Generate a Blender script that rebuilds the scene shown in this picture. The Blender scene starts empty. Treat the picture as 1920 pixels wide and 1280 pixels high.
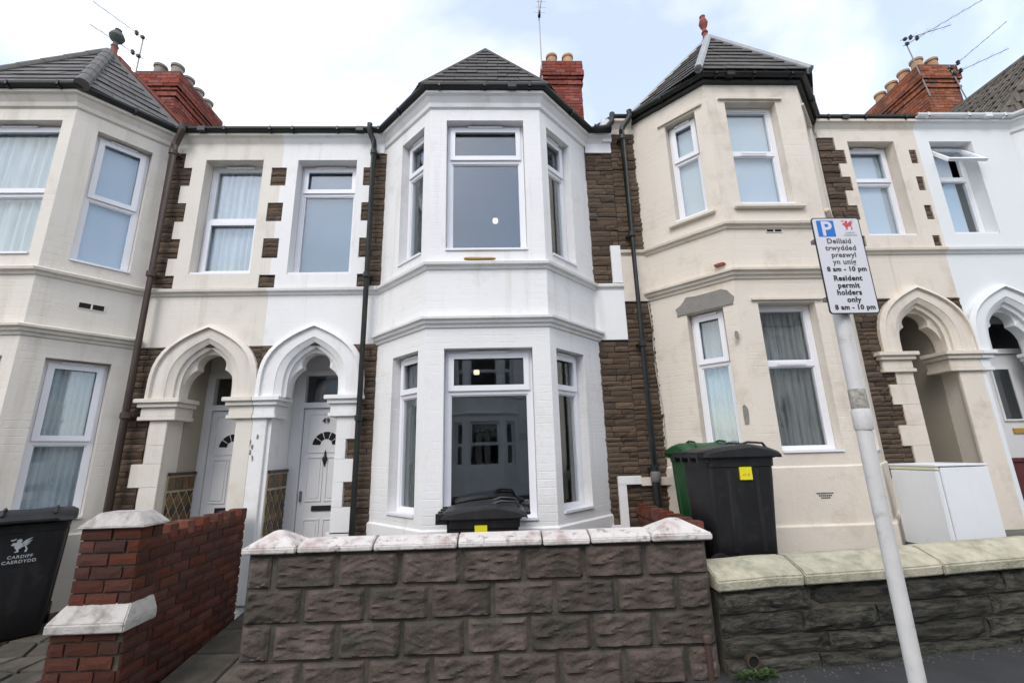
import bpy, bmesh, math, random
from mathutils import Vector, Matrix, noise
R = math.radians
random.seed(7)
S = bpy.context.scene
COL = S.collection

# ------------------------------------------------------------------ camera
CAMZ = 1.6
cam_d = bpy.data.cameras.new("camera"); cam = bpy.data.objects.new("camera", cam_d); COL.objects.link(cam)
cam_d.sensor_width = 36; cam_d.lens = 836.0 / 1920 * 36; cam_d.clip_end = 500; cam_d.clip_start = .05
rx = Vector((0.9991904, -0.03130816, -0.02526559))
dn = Vector((-0.01689124, 0.24350793, -0.96975181))
fw = Vector((0.03651352, 0.96939346, 0.24278195))
m3 = Matrix((rx, -dn, -fw)).transposed()
cam.matrix_world = Matrix.Translation((0, 0, CAMZ)) @ m3.to_4x4()
S.camera = cam

# ------------------------------------------------------------------ world
SUN_EL, SUN_AZ = R(48), R(205)      # azimuth measured clockwise from +Y; the sun stands behind the camera, slightly left
W = bpy.data.worlds.new("World"); S.world = W; W.use_nodes = True
nt = W.node_tree; nt.nodes.clear()
def N(t, tp, **k):
    n = t.nodes.new(tp)
    for a, b in k.items():
        if a in n.inputs.keys(): n.inputs[a].default_value = b
        else: setattr(n, a, b)
    return n
out = N(nt, 'ShaderNodeOutputWorld'); bg = N(nt, 'ShaderNodeBackground'); bg.inputs['Strength'].default_value = 0.15
sky = N(nt, 'ShaderNodeTexSky', sky_type='NISHITA', sun_disc=False, sun_elevation=SUN_EL, sun_rotation=SUN_AZ)
tc = N(nt, 'ShaderNodeTexCoord'); sep = N(nt, 'ShaderNodeSeparateXYZ'); nt.links.new(tc.outputs['Generated'], sep.inputs[0])
zz = N(nt, 'ShaderNodeMath', operation='MAXIMUM'); nt.links.new(sep.outputs['Z'], zz.inputs[0]); zz.inputs[1].default_value = 0
za = N(nt, 'ShaderNodeMath', operation='ADD'); nt.links.new(zz.outputs[0], za.inputs[0]); za.inputs[1].default_value = .25
dx = N(nt, 'ShaderNodeMath', operation='DIVIDE'); dy = N(nt, 'ShaderNodeMath', operation='DIVIDE')
nt.links.new(sep.outputs['X'], dx.inputs[0]); nt.links.new(za.outputs[0], dx.inputs[1])
nt.links.new(sep.outputs['Y'], dy.inputs[0]); nt.links.new(za.outputs[0], dy.inputs[1])
cmb = N(nt, 'ShaderNodeCombineXYZ'); nt.links.new(dx.outputs[0], cmb.inputs[0]); nt.links.new(dy.outputs[0], cmb.inputs[1])
cmb.inputs[2].default_value = 2.3
nz = N(nt, 'ShaderNodeTexNoise', Scale=1.15, Detail=6.0, Roughness=.52, Distortion=.35); nt.links.new(cmb.outputs[0], nz.inputs['Vector'])
rp = N(nt, 'ShaderNodeValToRGB'); nt.links.new(nz.outputs['Fac'], rp.inputs[0])
rp.color_ramp.elements[0].position = .40; rp.color_ramp.elements[0].color = (.34, .34, .34, 1)
rp.color_ramp.elements[1].position = .60; rp.color_ramp.elements[1].color = (1, 1, 1, 1)
mx = N(nt, 'ShaderNodeMix', data_type='RGBA'); nt.links.new(rp.outputs[0], mx.inputs[0])
hs0 = N(nt, 'ShaderNodeHueSaturation'); hs0.inputs['Saturation'].default_value = 1.1; hs0.inputs['Value'].default_value = 2.1
nt.links.new(sky.outputs[0], hs0.inputs['Color']); nt.links.new(hs0.outputs[0], mx.inputs[6]); mx.inputs[7].default_value = (9.0, 9.0, 9.0, 1)
nt.links.new(mx.outputs[2], bg.inputs['Color']); nt.links.new(bg.outputs[0], out.inputs[0])

sun_d = bpy.data.lights.new("sun", 'SUN'); sun = bpy.data.objects.new("sun", sun_d); COL.objects.link(sun)
sun_d.energy = 1.3; sun_d.angle = R(22); sun_d.color = (1, .95, .88)
sd = Vector((math.sin(SUN_AZ) * math.cos(SUN_EL), math.cos(SUN_AZ) * math.cos(SUN_EL), math.sin(SUN_EL)))
sun.rotation_euler = sd.to_track_quat('Z', 'Y').to_euler(); sun.location = sd * 30
S.view_settings.view_transform = 'Standard'; S.view_settings.look = 'None'
S.view_settings.exposure = 0.20; S.view_settings.gamma = 1

# ------------------------------------------------------------------ materials
def mat(name, col, rough=.7, col2=None, var=.25, scale=3.0, bump=.0, bscale=60.0, rand=0.0, brick=False,
        stain=None, stain_scale=1.3, stain_lo=.56, stain_hi=.72, spec=.4, metal=0.0, detail=6.0, stretch=(1, 1, 1), island=False, streak=None, streak_lo=.50, streak_hi=.80):
    m = bpy.data.materials.new(name); m.use_nodes = True
    t = m.node_tree; p = t.nodes['Principled BSDF']
    p.inputs['Roughness'].default_value = rough; p.inputs['Metallic'].default_value = metal
    p.inputs['Specular IOR Level'].default_value = spec
    co = N(t, 'ShaderNodeTexCoord'); oi = N(t, 'ShaderNodeObjectInfo')
    mp = N(t, 'ShaderNodeMapping'); mp.inputs['Scale'].default_value = stretch
    t.links.new(co.outputs['Object'], mp.inputs['Vector'])
    ml = N(t, 'ShaderNodeVectorMath', operation='SCALE'); ml.inputs[0].default_value = (17, 31, 53)
    t.links.new(oi.outputs['Random'], ml.inputs['Scale'])
    t.links.new(ml.outputs[0], mp.inputs['Location'])
    n = N(t, 'ShaderNodeTexNoise', Scale=scale, Detail=detail, Roughness=.6); t.links.new(mp.outputs[0], n.inputs['Vector'])
    c2 = col2 or tuple(c * (1 - var) for c in col)
    mix = N(t, 'ShaderNodeMix', data_type='RGBA'); mr = N(t, 'ShaderNodeMapRange')
    mr.inputs['From Min'].default_value = .3; mr.inputs['From Max'].default_value = .7
    t.links.new(n.outputs['Fac'], mr.inputs['Value']); t.links.new(mr.outputs[0], mix.inputs[0])
    mix.inputs[6].default_value = (*col, 1); mix.inputs[7].default_value = (*c2, 1)
    cur = mix.outputs[2]
    if rand:
        hs = N(t, 'ShaderNodeHueSaturation'); mm = N(t, 'ShaderNodeMapRange')
        mm.inputs['To Min'].default_value = 1 - rand; mm.inputs['To Max'].default_value = 1 + rand
        if island:
            ge = N(t, 'ShaderNodeNewGeometry'); t.links.new(ge.outputs['Random Per Island'], mm.inputs['Value'])
        else: t.links.new(oi.outputs['Random'], mm.inputs['Value'])
        t.links.new(mm.outputs[0], hs.inputs['Value'])
        wn = N(t, 'ShaderNodeTexWhiteNoise', noise_dimensions='1D'); t.links.new(mm.outputs[0], wn.inputs['W'])
        m2 = N(t, 'ShaderNodeMapRange'); m2.inputs['To Min'].default_value = 1 - rand * .35; m2.inputs['To Max'].default_value = 1 + rand * .3
        t.links.new(wn.outputs['Value'], m2.inputs['Value']); t.links.new(m2.outputs[0], hs.inputs['Saturation'])
        t.links.new(cur, hs.inputs['Color']); cur = hs.outputs[0]
    if stain:
        n2 = N(t, 'ShaderNodeTexNoise', Scale=stain_scale, Detail=9.0, Roughness=.68); t.links.new(mp.outputs[0], n2.inputs['Vector'])
        r2 = N(t, 'ShaderNodeMapRange'); r2.inputs['From Min'].default_value = stain_lo; r2.inputs['From Max'].default_value = stain_hi
        t.links.new(n2.outputs['Fac'], r2.inputs['Value'])
        x2 = N(t, 'ShaderNodeMix', data_type='RGBA'); t.links.new(r2.outputs[0], x2.inputs[0]); t.links.new(cur, x2.inputs[6])
        x2.inputs[7].default_value = (*stain, 1); cur = x2.outputs[2]
    if streak:
        m3_ = N(t, 'ShaderNodeMapping'); m3_.inputs['Scale'].default_value = (7, 7, .45); t.links.new(co.outputs['Object'], m3_.inputs['Vector'])
        n3 = N(t, 'ShaderNodeTexNoise', Scale=1.0, Detail=5.0, Roughness=.6); t.links.new(m3_.outputs[0], n3.inputs['Vector'])
        r3 = N(t, 'ShaderNodeMapRange'); r3.inputs['From Min'].default_value = streak_lo; r3.inputs['From Max'].default_value = streak_hi
        t.links.new(n3.outputs['Fac'], r3.inputs['Value'])
        x3 = N(t, 'ShaderNodeMix', data_type='RGBA'); t.links.new(r3.outputs[0], x3.inputs[0]); t.links.new(cur, x3.inputs[6]); x3.inputs[7].default_value = (*streak, 1); cur = x3.outputs[2]
    t.links.new(cur, p.inputs['Base Color'])
    nrm = None
    if bump:
        bn = N(t, 'ShaderNodeTexNoise', Scale=bscale, Detail=5.0, Roughness=.6); t.links.new(mp.outputs[0], bn.inputs['Vector'])
        b = N(t, 'ShaderNodeBump'); b.inputs['Strength'].default_value = bump; b.inputs['Distance'].default_value = .01
        t.links.new(bn.outputs['Fac'], b.inputs['Height']); nrm = b
    if brick:
        uv = N(t, 'ShaderNodeUVMap')
        wob = N(t, 'ShaderNodeTexNoise', Scale=2.2, Detail=3.0); t.links.new(mp.outputs[0], wob.inputs['Vector'])
        wm = N(t, 'ShaderNodeMix', data_type='VECTOR'); wm.inputs[0].default_value = .012
        t.links.new(uv.outputs[0], wm.inputs[4]); t.links.new(wob.outputs['Color'], wm.inputs[5])
        br = N(t, 'ShaderNodeTexBrick'); br.inputs['Scale'].default_value = 1; br.inputs['Mortar Size'].default_value = .006
        br.inputs['Mortar Smooth'].default_value = 1.0
        br.inputs['Brick Width'].default_value = .235; br.inputs['Row Height'].default_value = .078
        t.links.new(wm.outputs[1], br.inputs['Vector'])
        msk = N(t, 'ShaderNodeTexNoise', Scale=1.7, Detail=3.0); t.links.new(mp.outputs[0], msk.inputs['Vector'])
        mm = N(t, 'ShaderNodeMapRange'); mm.inputs['From Min'].default_value = .38; mm.inputs['From Max'].default_value = .62
        t.links.new(msk.outputs['Fac'], mm.inputs['Value'])
        inv = N(t, 'ShaderNodeMath', operation='MULTIPLY'); t.links.new(br.outputs['Fac'], inv.inputs[0]); t.links.new(mm.outputs[0], inv.inputs[1])
        b2 = N(t, 'ShaderNodeBump', invert=True); b2.inputs['Strength'].default_value = .40; b2.inputs['Distance'].default_value = .005
        t.links.new(inv.outputs[0], b2.inputs['Height'])
        if nrm: t.links.new(nrm.outputs[0], b2.inputs['Normal'])
        nrm = b2
    if nrm: t.links.new(nrm.outputs[0], p.inputs['Normal'])
    return m

M = {}
wk = dict(rough=.62, var=.06, scale=1.6, bump=.3, bscale=34, stain=(.56, .52, .47), stain_scale=2.6, stain_lo=.56, stain_hi=.92, streak=(.58, .55, .50), streak_lo=.56, streak_hi=.92)
M['white'] = mat('white_paint', (.80, .795, .785), **wk)
M['white_brick'] = mat('white_painted_brick', (.80, .795, .785), brick=True, **wk)
ck = dict(rough=.66, var=.08, scale=1.5, bump=.3, bscale=34, stain=(.50, .44, .35), stain_scale=2.4, stain_lo=.54, stain_hi=.92, streak=(.50, .45, .37), streak_lo=.54, streak_hi=.92)
M['cream'] = mat('cream_paint', (.725, .675, .60), **ck)
M['cream_brick'] = mat('cream_painted_brick', (.73, .68, .605), brick=True, **ck)
ck2 = dict(ck); ck2.update(stain=(.43, .35, .26), stain_lo=.52, stain_hi=.88, streak=(.50, .42, .33), streak_lo=.58, streak_hi=.95)
M['cream2'] = mat('warm_cream_paint', (.72, .65, .557), **ck2)
M['cream2_brick'] = mat('warm_cream_painted_brick', (.72, .65, .557), brick=True, **ck2)
M['cool_white'] = mat('cool_white_render', (.74, .755, .755), .6, var=.04, scale=1.1, bump=.2, bscale=45)
M['stone'] = mat('brown_pennant_stone', (.175, .118, .075), .9, col2=(.060, .045, .035), scale=10, bump=.9, bscale=45, rand=.38, stretch=(1, 1, 2.2))
M['mortar'] = mat('dark_mortar', (.050, .042, .034), .95, var=.4, scale=20, bump=.6, bscale=80)
M['upvc'] = mat('white_window_plastic', (.80, .80, .83), .3, var=.02, scale=2, spec=.5)
M['gutter'] = mat('black_gutter_plastic', (.018, .020, .020), .45, var=.4, scale=5, stain=(.04, .05, .035), stain_scale=4, stain_lo=.5, stain_hi=.8)
M['brownpipe'] = mat('brown_pipe_plastic', (.075, .050, .040), .5, var=.3, scale=5)
M['slate'] = mat('grey_slate', (.120, .112, .104), .65, var=.35, scale=9, bump=.4, bscale=60, rand=.22, stain=(.13, .13, .11), stain_scale=7, stain_lo=.56, stain_hi=.75)
M['dslate'] = mat('dark_slate', (.085, .076, .069), .7, var=.35, scale=9, bump=.4, bscale=60, rand=.2, stain=(.10, .09, .08), stain_scale=7, stain_lo=.56, stain_hi=.75)
M['tileroof'] = mat('weathered_roof_tile', (.135, .115, .095), .85, var=.4, scale=8, bump=.6, bscale=60, rand=.25, stain=(.20, .19, .14), stain_scale=5, stain_lo=.52, stain_hi=.75)
M['lead'] = mat('lead_flashing', (.34, .35, .36), .5, var=.25, scale=7)
M['terracotta'] = mat('red_terracotta', (.30, .085, .055), .8, var=.4, scale=12, bump=.3)
M['pot'] = mat('buff_chimney_pot', (.50, .30, .17), .85, var=.3, scale=8, bump=.3, rand=.2)
M['greyball'] = mat('weathered_finial', (.12, .125, .115), .9, var=.3, scale=9, bump=.3)
M['greypot'] = mat('grey_chimney_pot', (.30, .26, .235), .85, var=.3, scale=8, bump=.3, rand=.1)
M['cbrick'] = mat('chimney_brick', (.24, .060, .040), .9, var=.45, scale=16, bump=.5, rand=.35, island=True)
M['cbrick2'] = mat('orange_chimney_brick', (.30, .100, .052), .9, var=.5, scale=12, bump=.5, rand=.35, island=True, stain=(.08, .06, .05), stain_scale=3, stain_lo=.55, stain_hi=.7)
M['cmortar'] = mat('chimney_mortar', (.14, .080, .062), .95, var=.3, scale=20)
M['brick'] = mat('red_garden_brick', (.185, .048, .026), .92, col2=(.080, .026, .018), scale=13, bump=1.0, bscale=60, rand=.36, stain=(.050, .042, .030), stain_scale=9, stain_lo=.50, stain_hi=.66)
M['bmortar'] = mat('mossy_brick_mortar', (.095, .082, .060), .95, col2=(.035, .040, .022), scale=18, bump=.6)
M['wcoping'] = mat('white_painted_coping', (.66, .62, .59), .85, var=.14, scale=9, bump=.9, bscale=40, stain=(.11, .07, .062), stain_scale=13, stain_lo=.54, stain_hi=.70, streak=(.34, .24, .22), streak_lo=.50, streak_hi=.75)
M['copingdirt'] = mat('coping_lichen', (.13, .075, .068), .95, var=.5, scale=20, bump=.8, stain=(.40, .34, .32), stain_scale=18, stain_lo=.48, stain_hi=.60)
M['ycoping'] = mat('old_cream_coping', (.53, .49, .38), .9, col2=(.36, .34, .25), scale=11, bump=1.0, bscale=40, stain=(.20, .21, .15), stain_scale=6, stain_lo=.46, stain_hi=.74)
M['pcoping'] = mat('worn_white_coping', (.52, .49, .46), .9, var=.25, scale=7, bump=.9, bscale=35, stain=(.17, .15, .13), stain_scale=8, stain_lo=.48, stain_hi=.70)
M['block'] = mat('rock_faced_block', (.138, .102, .088), .92, col2=(.054, .047, .038), scale=6, bump=1.2, bscale=42, rand=.22, stain=(.045, .045, .034), stain_scale=3.5, stain_lo=.48, stain_hi=.72)
M['blockmortar'] = mat('block_mortar', (.105, .092, .075), .95, var=.45, scale=9, bump=.6, stain=(.03, .032, .022), stain_scale=4, stain_lo=.45, stain_hi=.65)
M['dstone'] = mat('blackened_wall_stone', (.125, .115, .085), .95, col2=(.040, .040, .034), scale=7, bump=1.3, bscale=26, rand=.28, stain=(.013, .013, .012), stain_scale=3.2, stain_lo=.44, stain_hi=.62)
M['asphalt'] = mat('asphalt', (.062, .062, .064), .9, var=.35, scale=3, bump=1.0, bscale=220, stain=(.035, .036, .035), stain_scale=2)
M['conc'] = mat('garden_concrete', (.19, .18, .155), .92, var=.4, scale=3, bump=.7, bscale=70, stain=(.055, .060, .045), stain_scale=2.4, stain_lo=.45, stain_hi=.7)
M['slab'] = mat('path_slab', (.115, .098, .078), .9, col2=(.06, .055, .044), scale=5, bump=.8, bscale=80, rand=.25, stain=(.028, .030, .022), stain_scale=3, stain_lo=.45, stain_hi=.7)
M['binblack'] = mat('black_bin_plastic', (.011, .011, .013), .45, var=.3, scale=6, bump=.2, bscale=120, spec=.45, stain=(.040, .040, .038), stain_scale=8, stain_lo=.56, stain_hi=.85, streak=(.028, .028, .027), streak_lo=.52, streak_hi=.8)
M['bingreen'] = mat('green_bin_plastic', (.018, .085, .028), .45, var=.3, scale=5, bump=.2, bscale=120, stain=(.06, .12, .07), stain_scale=7, stain_lo=.56, stain_hi=.85)
M['yellow'] = mat('yellow_sticker', (.80, .72, .02), .5, var=.08, scale=20)
M['orange'] = mat('sticker_print', (.75, .40, .02), .5, var=.2, scale=60)
M['fridge'] = mat('white_enamel', (.78, .80, .82), .38, var=.06, scale=2, spec=.5, bump=.08, stain=(.50, .49, .46), stain_scale=9, stain_lo=.62, stain_hi=.85, streak=(.62, .62, .60), streak_lo=.6, streak_hi=.95)
M['ylid'] = mat('yellowed_plastic', (.72, .70, .50), .45, var=.08, scale=4)
M['pole'] = mat('grey_painted_pole', (.66, .655, .64), .42, var=.12, scale=9, bump=.2, bscale=60, stain=(.33, .30, .26), stain_scale=9, stain_lo=.58, stain_hi=.78, streak=(.42, .40, .36), streak_lo=.5, streak_hi=.9)
M['signwhite'] = mat('sign_face', (.70, .70, .74), .4, var=.03, scale=4)
M['black'] = mat('black_print', (.015, .015, .017), .5, var=.1)
M['greyprint'] = mat('faded_print', (.10, .095, .10), .5, var=.2, scale=60)
M['blue'] = mat('sign_blue', (.015, .17, .60), .4, var=.05)
M['red'] = mat('sign_red', (.62, .08, .09), .5, var=.1)
M['rubber'] = mat('torn_sticker', (.20, .19, .14), .8, col2=(.5, .48, .45), scale=40)
M['metal'] = mat('aerial_metal', (.26, .25, .25), .45, var=.3, scale=20, metal=.6)
M['door'] = mat('white_door_plastic', (.70, .70, .70), .4, var=.03, scale=2)
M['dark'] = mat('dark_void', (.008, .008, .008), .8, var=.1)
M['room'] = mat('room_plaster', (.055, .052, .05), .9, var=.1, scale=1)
M['cement'] = mat('bare_cement', (.27, .255, .235), .95, var=.2, scale=9, bump=.8, bscale=60)
M['tile_y'] = mat('yellow_glazed_tile', (.50, .42, .22), .25, var=.3, scale=12, spec=.6)
M['tile_b'] = mat('brown_glazed_tile', (.17, .065, .018), .2, col2=(.030, .040, .014), scale=14, rand=.3, spec=.6)
M['tile_d'] = mat('maroon_glazed_tile', (.035, .010, .008), .2, var=.3, scale=12, rand=.2, spec=.6)
M['redpaint'] = mat('dark_red_paint', (.11, .018, .018), .6, var=.4, scale=7, bump=.4, stain=(.035, .02, .018), stain_scale=5)
M['ochre'] = mat('ochre_plastic', (.45, .27, .05), .5, var=.1)
M['white_cable'] = mat('white_cable', (.45, .42, .36), .6, var=.1)
M['bluewhite'] = mat('white_print', (.50, .52, .54), .5, var=.1, scale=50)
M['leaf'] = mat('weed_leaf', (.055, .105, .025), .7, var=.5, scale=40, rand=.3, island=True)
M['dustbin_grey'] = mat('grey_pipe_cap', (.20, .19, .18), .7, var=.3, scale=9)
M['plaster_porch'] = mat('porch_plaster', (.40, .36, .29), .8, var=.1, scale=2, bump=.3, bscale=30)

def curtain_mat(name, col, alpha, vary=.18):
    m = bpy.data.materials.new(name); m.use_nodes = True; t = m.node_tree; t.nodes.clear()
    o = N(t, 'ShaderNodeOutputMaterial'); d = N(t, 'ShaderNodeBsdfDiffuse'); d.inputs[0].default_value = (*col, 1)
    tl = N(t, 'ShaderNodeBsdfTranslucent'); tl.inputs[0].default_value = (*col, 1)
    tr = N(t, 'ShaderNodeBsdfTransparent'); a = N(t, 'ShaderNodeMixShader', Fac=.3); b = N(t, 'ShaderNodeMixShader', Fac=alpha)
    co = N(t, 'ShaderNodeTexCoord'); mp = N(t, 'ShaderNodeMapping'); mp.inputs['Scale'].default_value = (9, 9, .6)
    t.links.new(co.outputs['Object'], mp.inputs[0]); n = N(t, 'ShaderNodeTexNoise', Scale=3.0, Detail=4.0); t.links.new(mp.outputs[0], n.inputs['Vector'])
    r = N(t, 'ShaderNodeMapRange'); r.inputs['From Min'].default_value = .3; r.inputs['From Max'].default_value = .7
    r.inputs['To Min'].default_value = alpha - vary; r.inputs['To Max'].default_value = min(1, alpha + vary * .6)
    t.links.new(n.outputs['Fac'], r.inputs['Value']); t.links.new(r.outputs[0], b.inputs[0])
    t.links.new(d.outputs[0], a.inputs[1]); t.links.new(tl.outputs[0], a.inputs[2])
    t.links.new(tr.outputs[0], b.inputs[1]); t.links.new(a.outputs[0], b.inputs[2]); t.links.new(b.outputs[0], o.inputs[0])
    return m
M['net'] = curtain_mat('net_curtain', (.80, .85, .89), .88, .16)
M['thinnet'] = curtain_mat('thin_net_curtain', (.50, .50, .50), .62, .30)
M['blind'] = curtain_mat('pale_blind', (.70, .77, .86), 1.0, 0)
M['bluegrey'] = curtain_mat('blue_grey_sheet', (.17, .25, .34), 1.0, 0)  # plain opaque blue-grey sheet behind the pane, one even tone
M['drape'] = curtain_mat('grey_drape', (.30, .31, .31), .95)

def glass_mat(name, ior=1.95, tint=(.82, .87, .86)):
    m = bpy.data.materials.new(name); m.use_nodes = True; t = m.node_tree; t.nodes.clear()
    o = N(t, 'ShaderNodeOutputMaterial'); g = N(t, 'ShaderNodeBsdfGlossy'); g.inputs['Roughness'].default_value = .02
    g.inputs['Color'].default_value = (.92, .96, 1, 1)
    tr = N(t, 'ShaderNodeBsdfTransparent'); tr.inputs[0].default_value = (*tint, 1)
    fr = N(t, 'ShaderNodeFresnel'); mxs = N(t, 'ShaderNodeMixShader')
    ge = N(t, 'ShaderNodeNewGeometry'); im = N(t, 'ShaderNodeMapRange'); im.inputs['To Min'].default_value = ior; im.inputs['To Max'].default_value = 1 / ior
    t.links.new(ge.outputs['Backfacing'], im.inputs['Value']); t.links.new(im.outputs[0], fr.inputs['IOR'])
    co = N(t, 'ShaderNodeTexCoord'); n = N(t, 'ShaderNodeTexNoise', Scale=1.1, Detail=1.0); t.links.new(co.outputs['Object'], n.inputs['Vector'])
    b = N(t, 'ShaderNodeBump'); b.inputs['Strength'].default_value = .10; b.inputs['Distance'].default_value = .02
    t.links.new(n.outputs['Fac'], b.inputs['Height']); t.links.new(b.outputs[0], g.inputs['Normal'])
    t.links.new(fr.outputs[0], mxs.inputs[0]); t.links.new(tr.outputs[0], mxs.inputs[1]); t.links.new(g.outputs[0], mxs.inputs[2])
    t.links.new(mxs.outputs[0], o.inputs[0]); return m
M['glass'] = glass_mat('window_glass', 1.84, (.95, .975, .975))
def emit(name, col, s):
    m = bpy.data.materials.new(name); m.use_nodes = True; t = m.node_tree; t.nodes.clear()
    o = N(t, 'ShaderNodeOutputMaterial'); e = N(t, 'ShaderNodeEmission'); e.inputs[0].default_value = (*col, 1); e.inputs[1].default_value = s
    t.links.new(e.outputs[0], o.inputs[0]); return m
M['bulb'] = emit('lit_bulb', (1, .88, .62), 1.1)

# ------------------------------------------------------------------ helpers
def new_obj(name, me, m=None, parent=None):
    if m is not None and len(me.materials) == 0: me.materials.append(M[m] if isinstance(m, str) else m)
    o = bpy.data.objects.new(name, me); COL.objects.link(o)
    if parent is not None: o.parent = parent
    return o
def tag(o, label=None, cat=None, group=None, kind=None):
    if label: o['label'] = label
    if cat: o['category'] = cat
    if group: o['group'] = group
    if kind: o['kind'] = kind
    return o
def empty(name, loc, label, cat, group=None, rz=0):
    o = bpy.data.objects.new(name, None); COL.objects.link(o); o.location = loc; o.rotation_euler = (0, 0, rz); o.empty_display_size = .2
    return tag(o, label, cat, group)

class Fr:
    """vertical wall frame: t along, d outward, z up"""
    def __init__(s, o, u, flip=None):
        s.o = Vector(o); s.u = Vector(u).normalized()
        n = Vector((s.u.y, -s.u.x))
        if n.y > 0 if flip is None else flip: n = -n
        s.n = n
    def p(s, t, d, z): q = s.o + s.u * t + s.n * d; return Vector((q.x, q.y, z))
    def rot(s): return math.atan2(s.n.y, s.n.x) + math.pi / 2
class Wd:
    """world-like frame (x, y, z)"""
    def p(s, x, y, z): return Vector((x, y, z))
WF = Wd()

class MB:
    def __init__(s): s.v = []; s.f = []; s.uv = {}
    def add(s, vs, fs):
        k = len(s.v); s.v += [Vector(a) for a in vs]; s.f += [tuple(i + k for i in f) for f in fs]
    def box(s, fr, a0, a1, b0, b1, z0, z1):
        c = [fr.p(a, b, z) for z in (z0, z1) for b in (b0, b1) for a in (a0, a1)]
        s.add(c, [(0, 1, 3, 2), (4, 6, 7, 5), (0, 4, 5, 1), (2, 3, 7, 6), (0, 2, 6, 4), (1, 5, 7, 3)])
    def ring(s, fr, t0, t1, z0, z1, w, d0, d1):
        s.box(fr, t0, t1, d0, d1, z0, z0 + w); s.box(fr, t0, t1, d0, d1, z1 - w, z1)
        s.box(fr, t0, t0 + w, d0, d1, z0 + w, z1 - w); s.box(fr, t1 - w, t1, d0, d1, z0 + w, z1 - w)
    def tube(s, pts, r, n=8, cap=True):
        pts = [Vector(p) for p in pts]; rs = r if isinstance(r, (list, tuple)) else [r] * len(pts); rings = []
        for i, p in enumerate(pts):
            if i == 0: d = pts[1] - p
            elif i == len(pts) - 1: d = p - pts[i - 1]
            else: d = (pts[i + 1] - p).normalized() + (p - pts[i - 1]).normalized()
            q = d.to_track_quat('Z', 'Y')
            rings.append([p + q @ Vector((math.cos(6.28318 * k / n) * rs[i], math.sin(6.28318 * k / n) * rs[i], 0)) for k in range(n)])
        k = len(s.v)
        for rg in rings: s.v += rg
        for i in range(len(pts) - 1):
            for j in range(n):
                s.f.append((k + i * n + j, k + i * n + (j + 1) % n, k + (i + 1) * n + (j + 1) % n, k + (i + 1) * n + j))
        if cap:
            s.f.append(tuple(k + j for j in range(n))[::-1]); s.f.append(tuple(k + (len(pts) - 1) * n + j for j in range(n)))
    def lathe(s, c, prof, n=16):
        k = len(s.v)
        for r, z in prof: s.v += [Vector((c[0] + math.cos(6.28318 * j / n) * r, c[1] + math.sin(6.28318 * j / n) * r, c[2] + z)) for j in range(n)]
        for i in range(len(prof) - 1):
            for j in range(n): s.f.append((k + i * n + j, k + i * n + (j + 1) % n, k + (i + 1) * n + (j + 1) % n, k + (i + 1) * n + j))
        s.f.append(tuple(k + j for j in range(n))[::-1]); s.f.append(tuple(k + (len(prof) - 1) * n + j for j in range(n)))
    def prism(s, pts_front, off):
        """polygon (3d points) extruded by vector"""
        n = len(pts_front); off = Vector(off)
        s.add([Vector(p) for p in pts_front] + [Vector(p) + off for p in pts_front],
              [tuple(range(n)), tuple(range(2 * n - 1, n - 1, -1))] + [(i, i + n, (i + 1) % n + n, (i + 1) % n) for i in range(n)])
    def strip(s, A, B):
        """solid between two curves; each A[i]/B[i] = list of corner points of the cross-section"""
        pass
    def sections(s, secs, closed=False):
        """loft a closed cross-section polygon along a path"""
        n = len(secs[0]); k = len(s.v)
        for c in secs: s.v += [Vector(p) for p in c]
        m = len(secs)
        for i in range(m if closed else m - 1):
            j2 = (i + 1) % m
            for j in range(n): s.f.append((k + i * n + j, k + i * n + (j + 1) % n, k + j2 * n + (j + 1) % n, k + j2 * n + j))
        if not closed:
            s.f.append(tuple(k + j for j in range(n))[::-1]); s.f.append(tuple(k + (m - 1) * n + j for j in range(n)))
    def mesh(s, name, bevel=0, smooth=False, uvs=None):
        me = bpy.data.meshes.new(name); me.from_pydata([tuple(v) for v in s.v], [], s.f)
        bm = bmesh.new(); bm.from_mesh(me)
        bmesh.ops.recalc_face_normals(bm, faces=bm.faces)
        if bevel: bmesh.ops.bevel(bm, geom=list(bm.edges), offset=bevel, segments=2, affect='EDGES', clamp_overlap=True)
        bm.to_mesh(me); bm.free()
        if smooth:
            me.polygons.foreach_set('use_smooth', [True] * len(me.polygons))
            me.set_sharp_from_angle(angle=R(35)) if hasattr(me, 'set_sharp_from_angle') else None
        return me
    def build(s, name, m, parent=None, bevel=0, smooth=False):
        return new_obj(name, s.mesh(name, bevel, smooth), m, parent)

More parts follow.
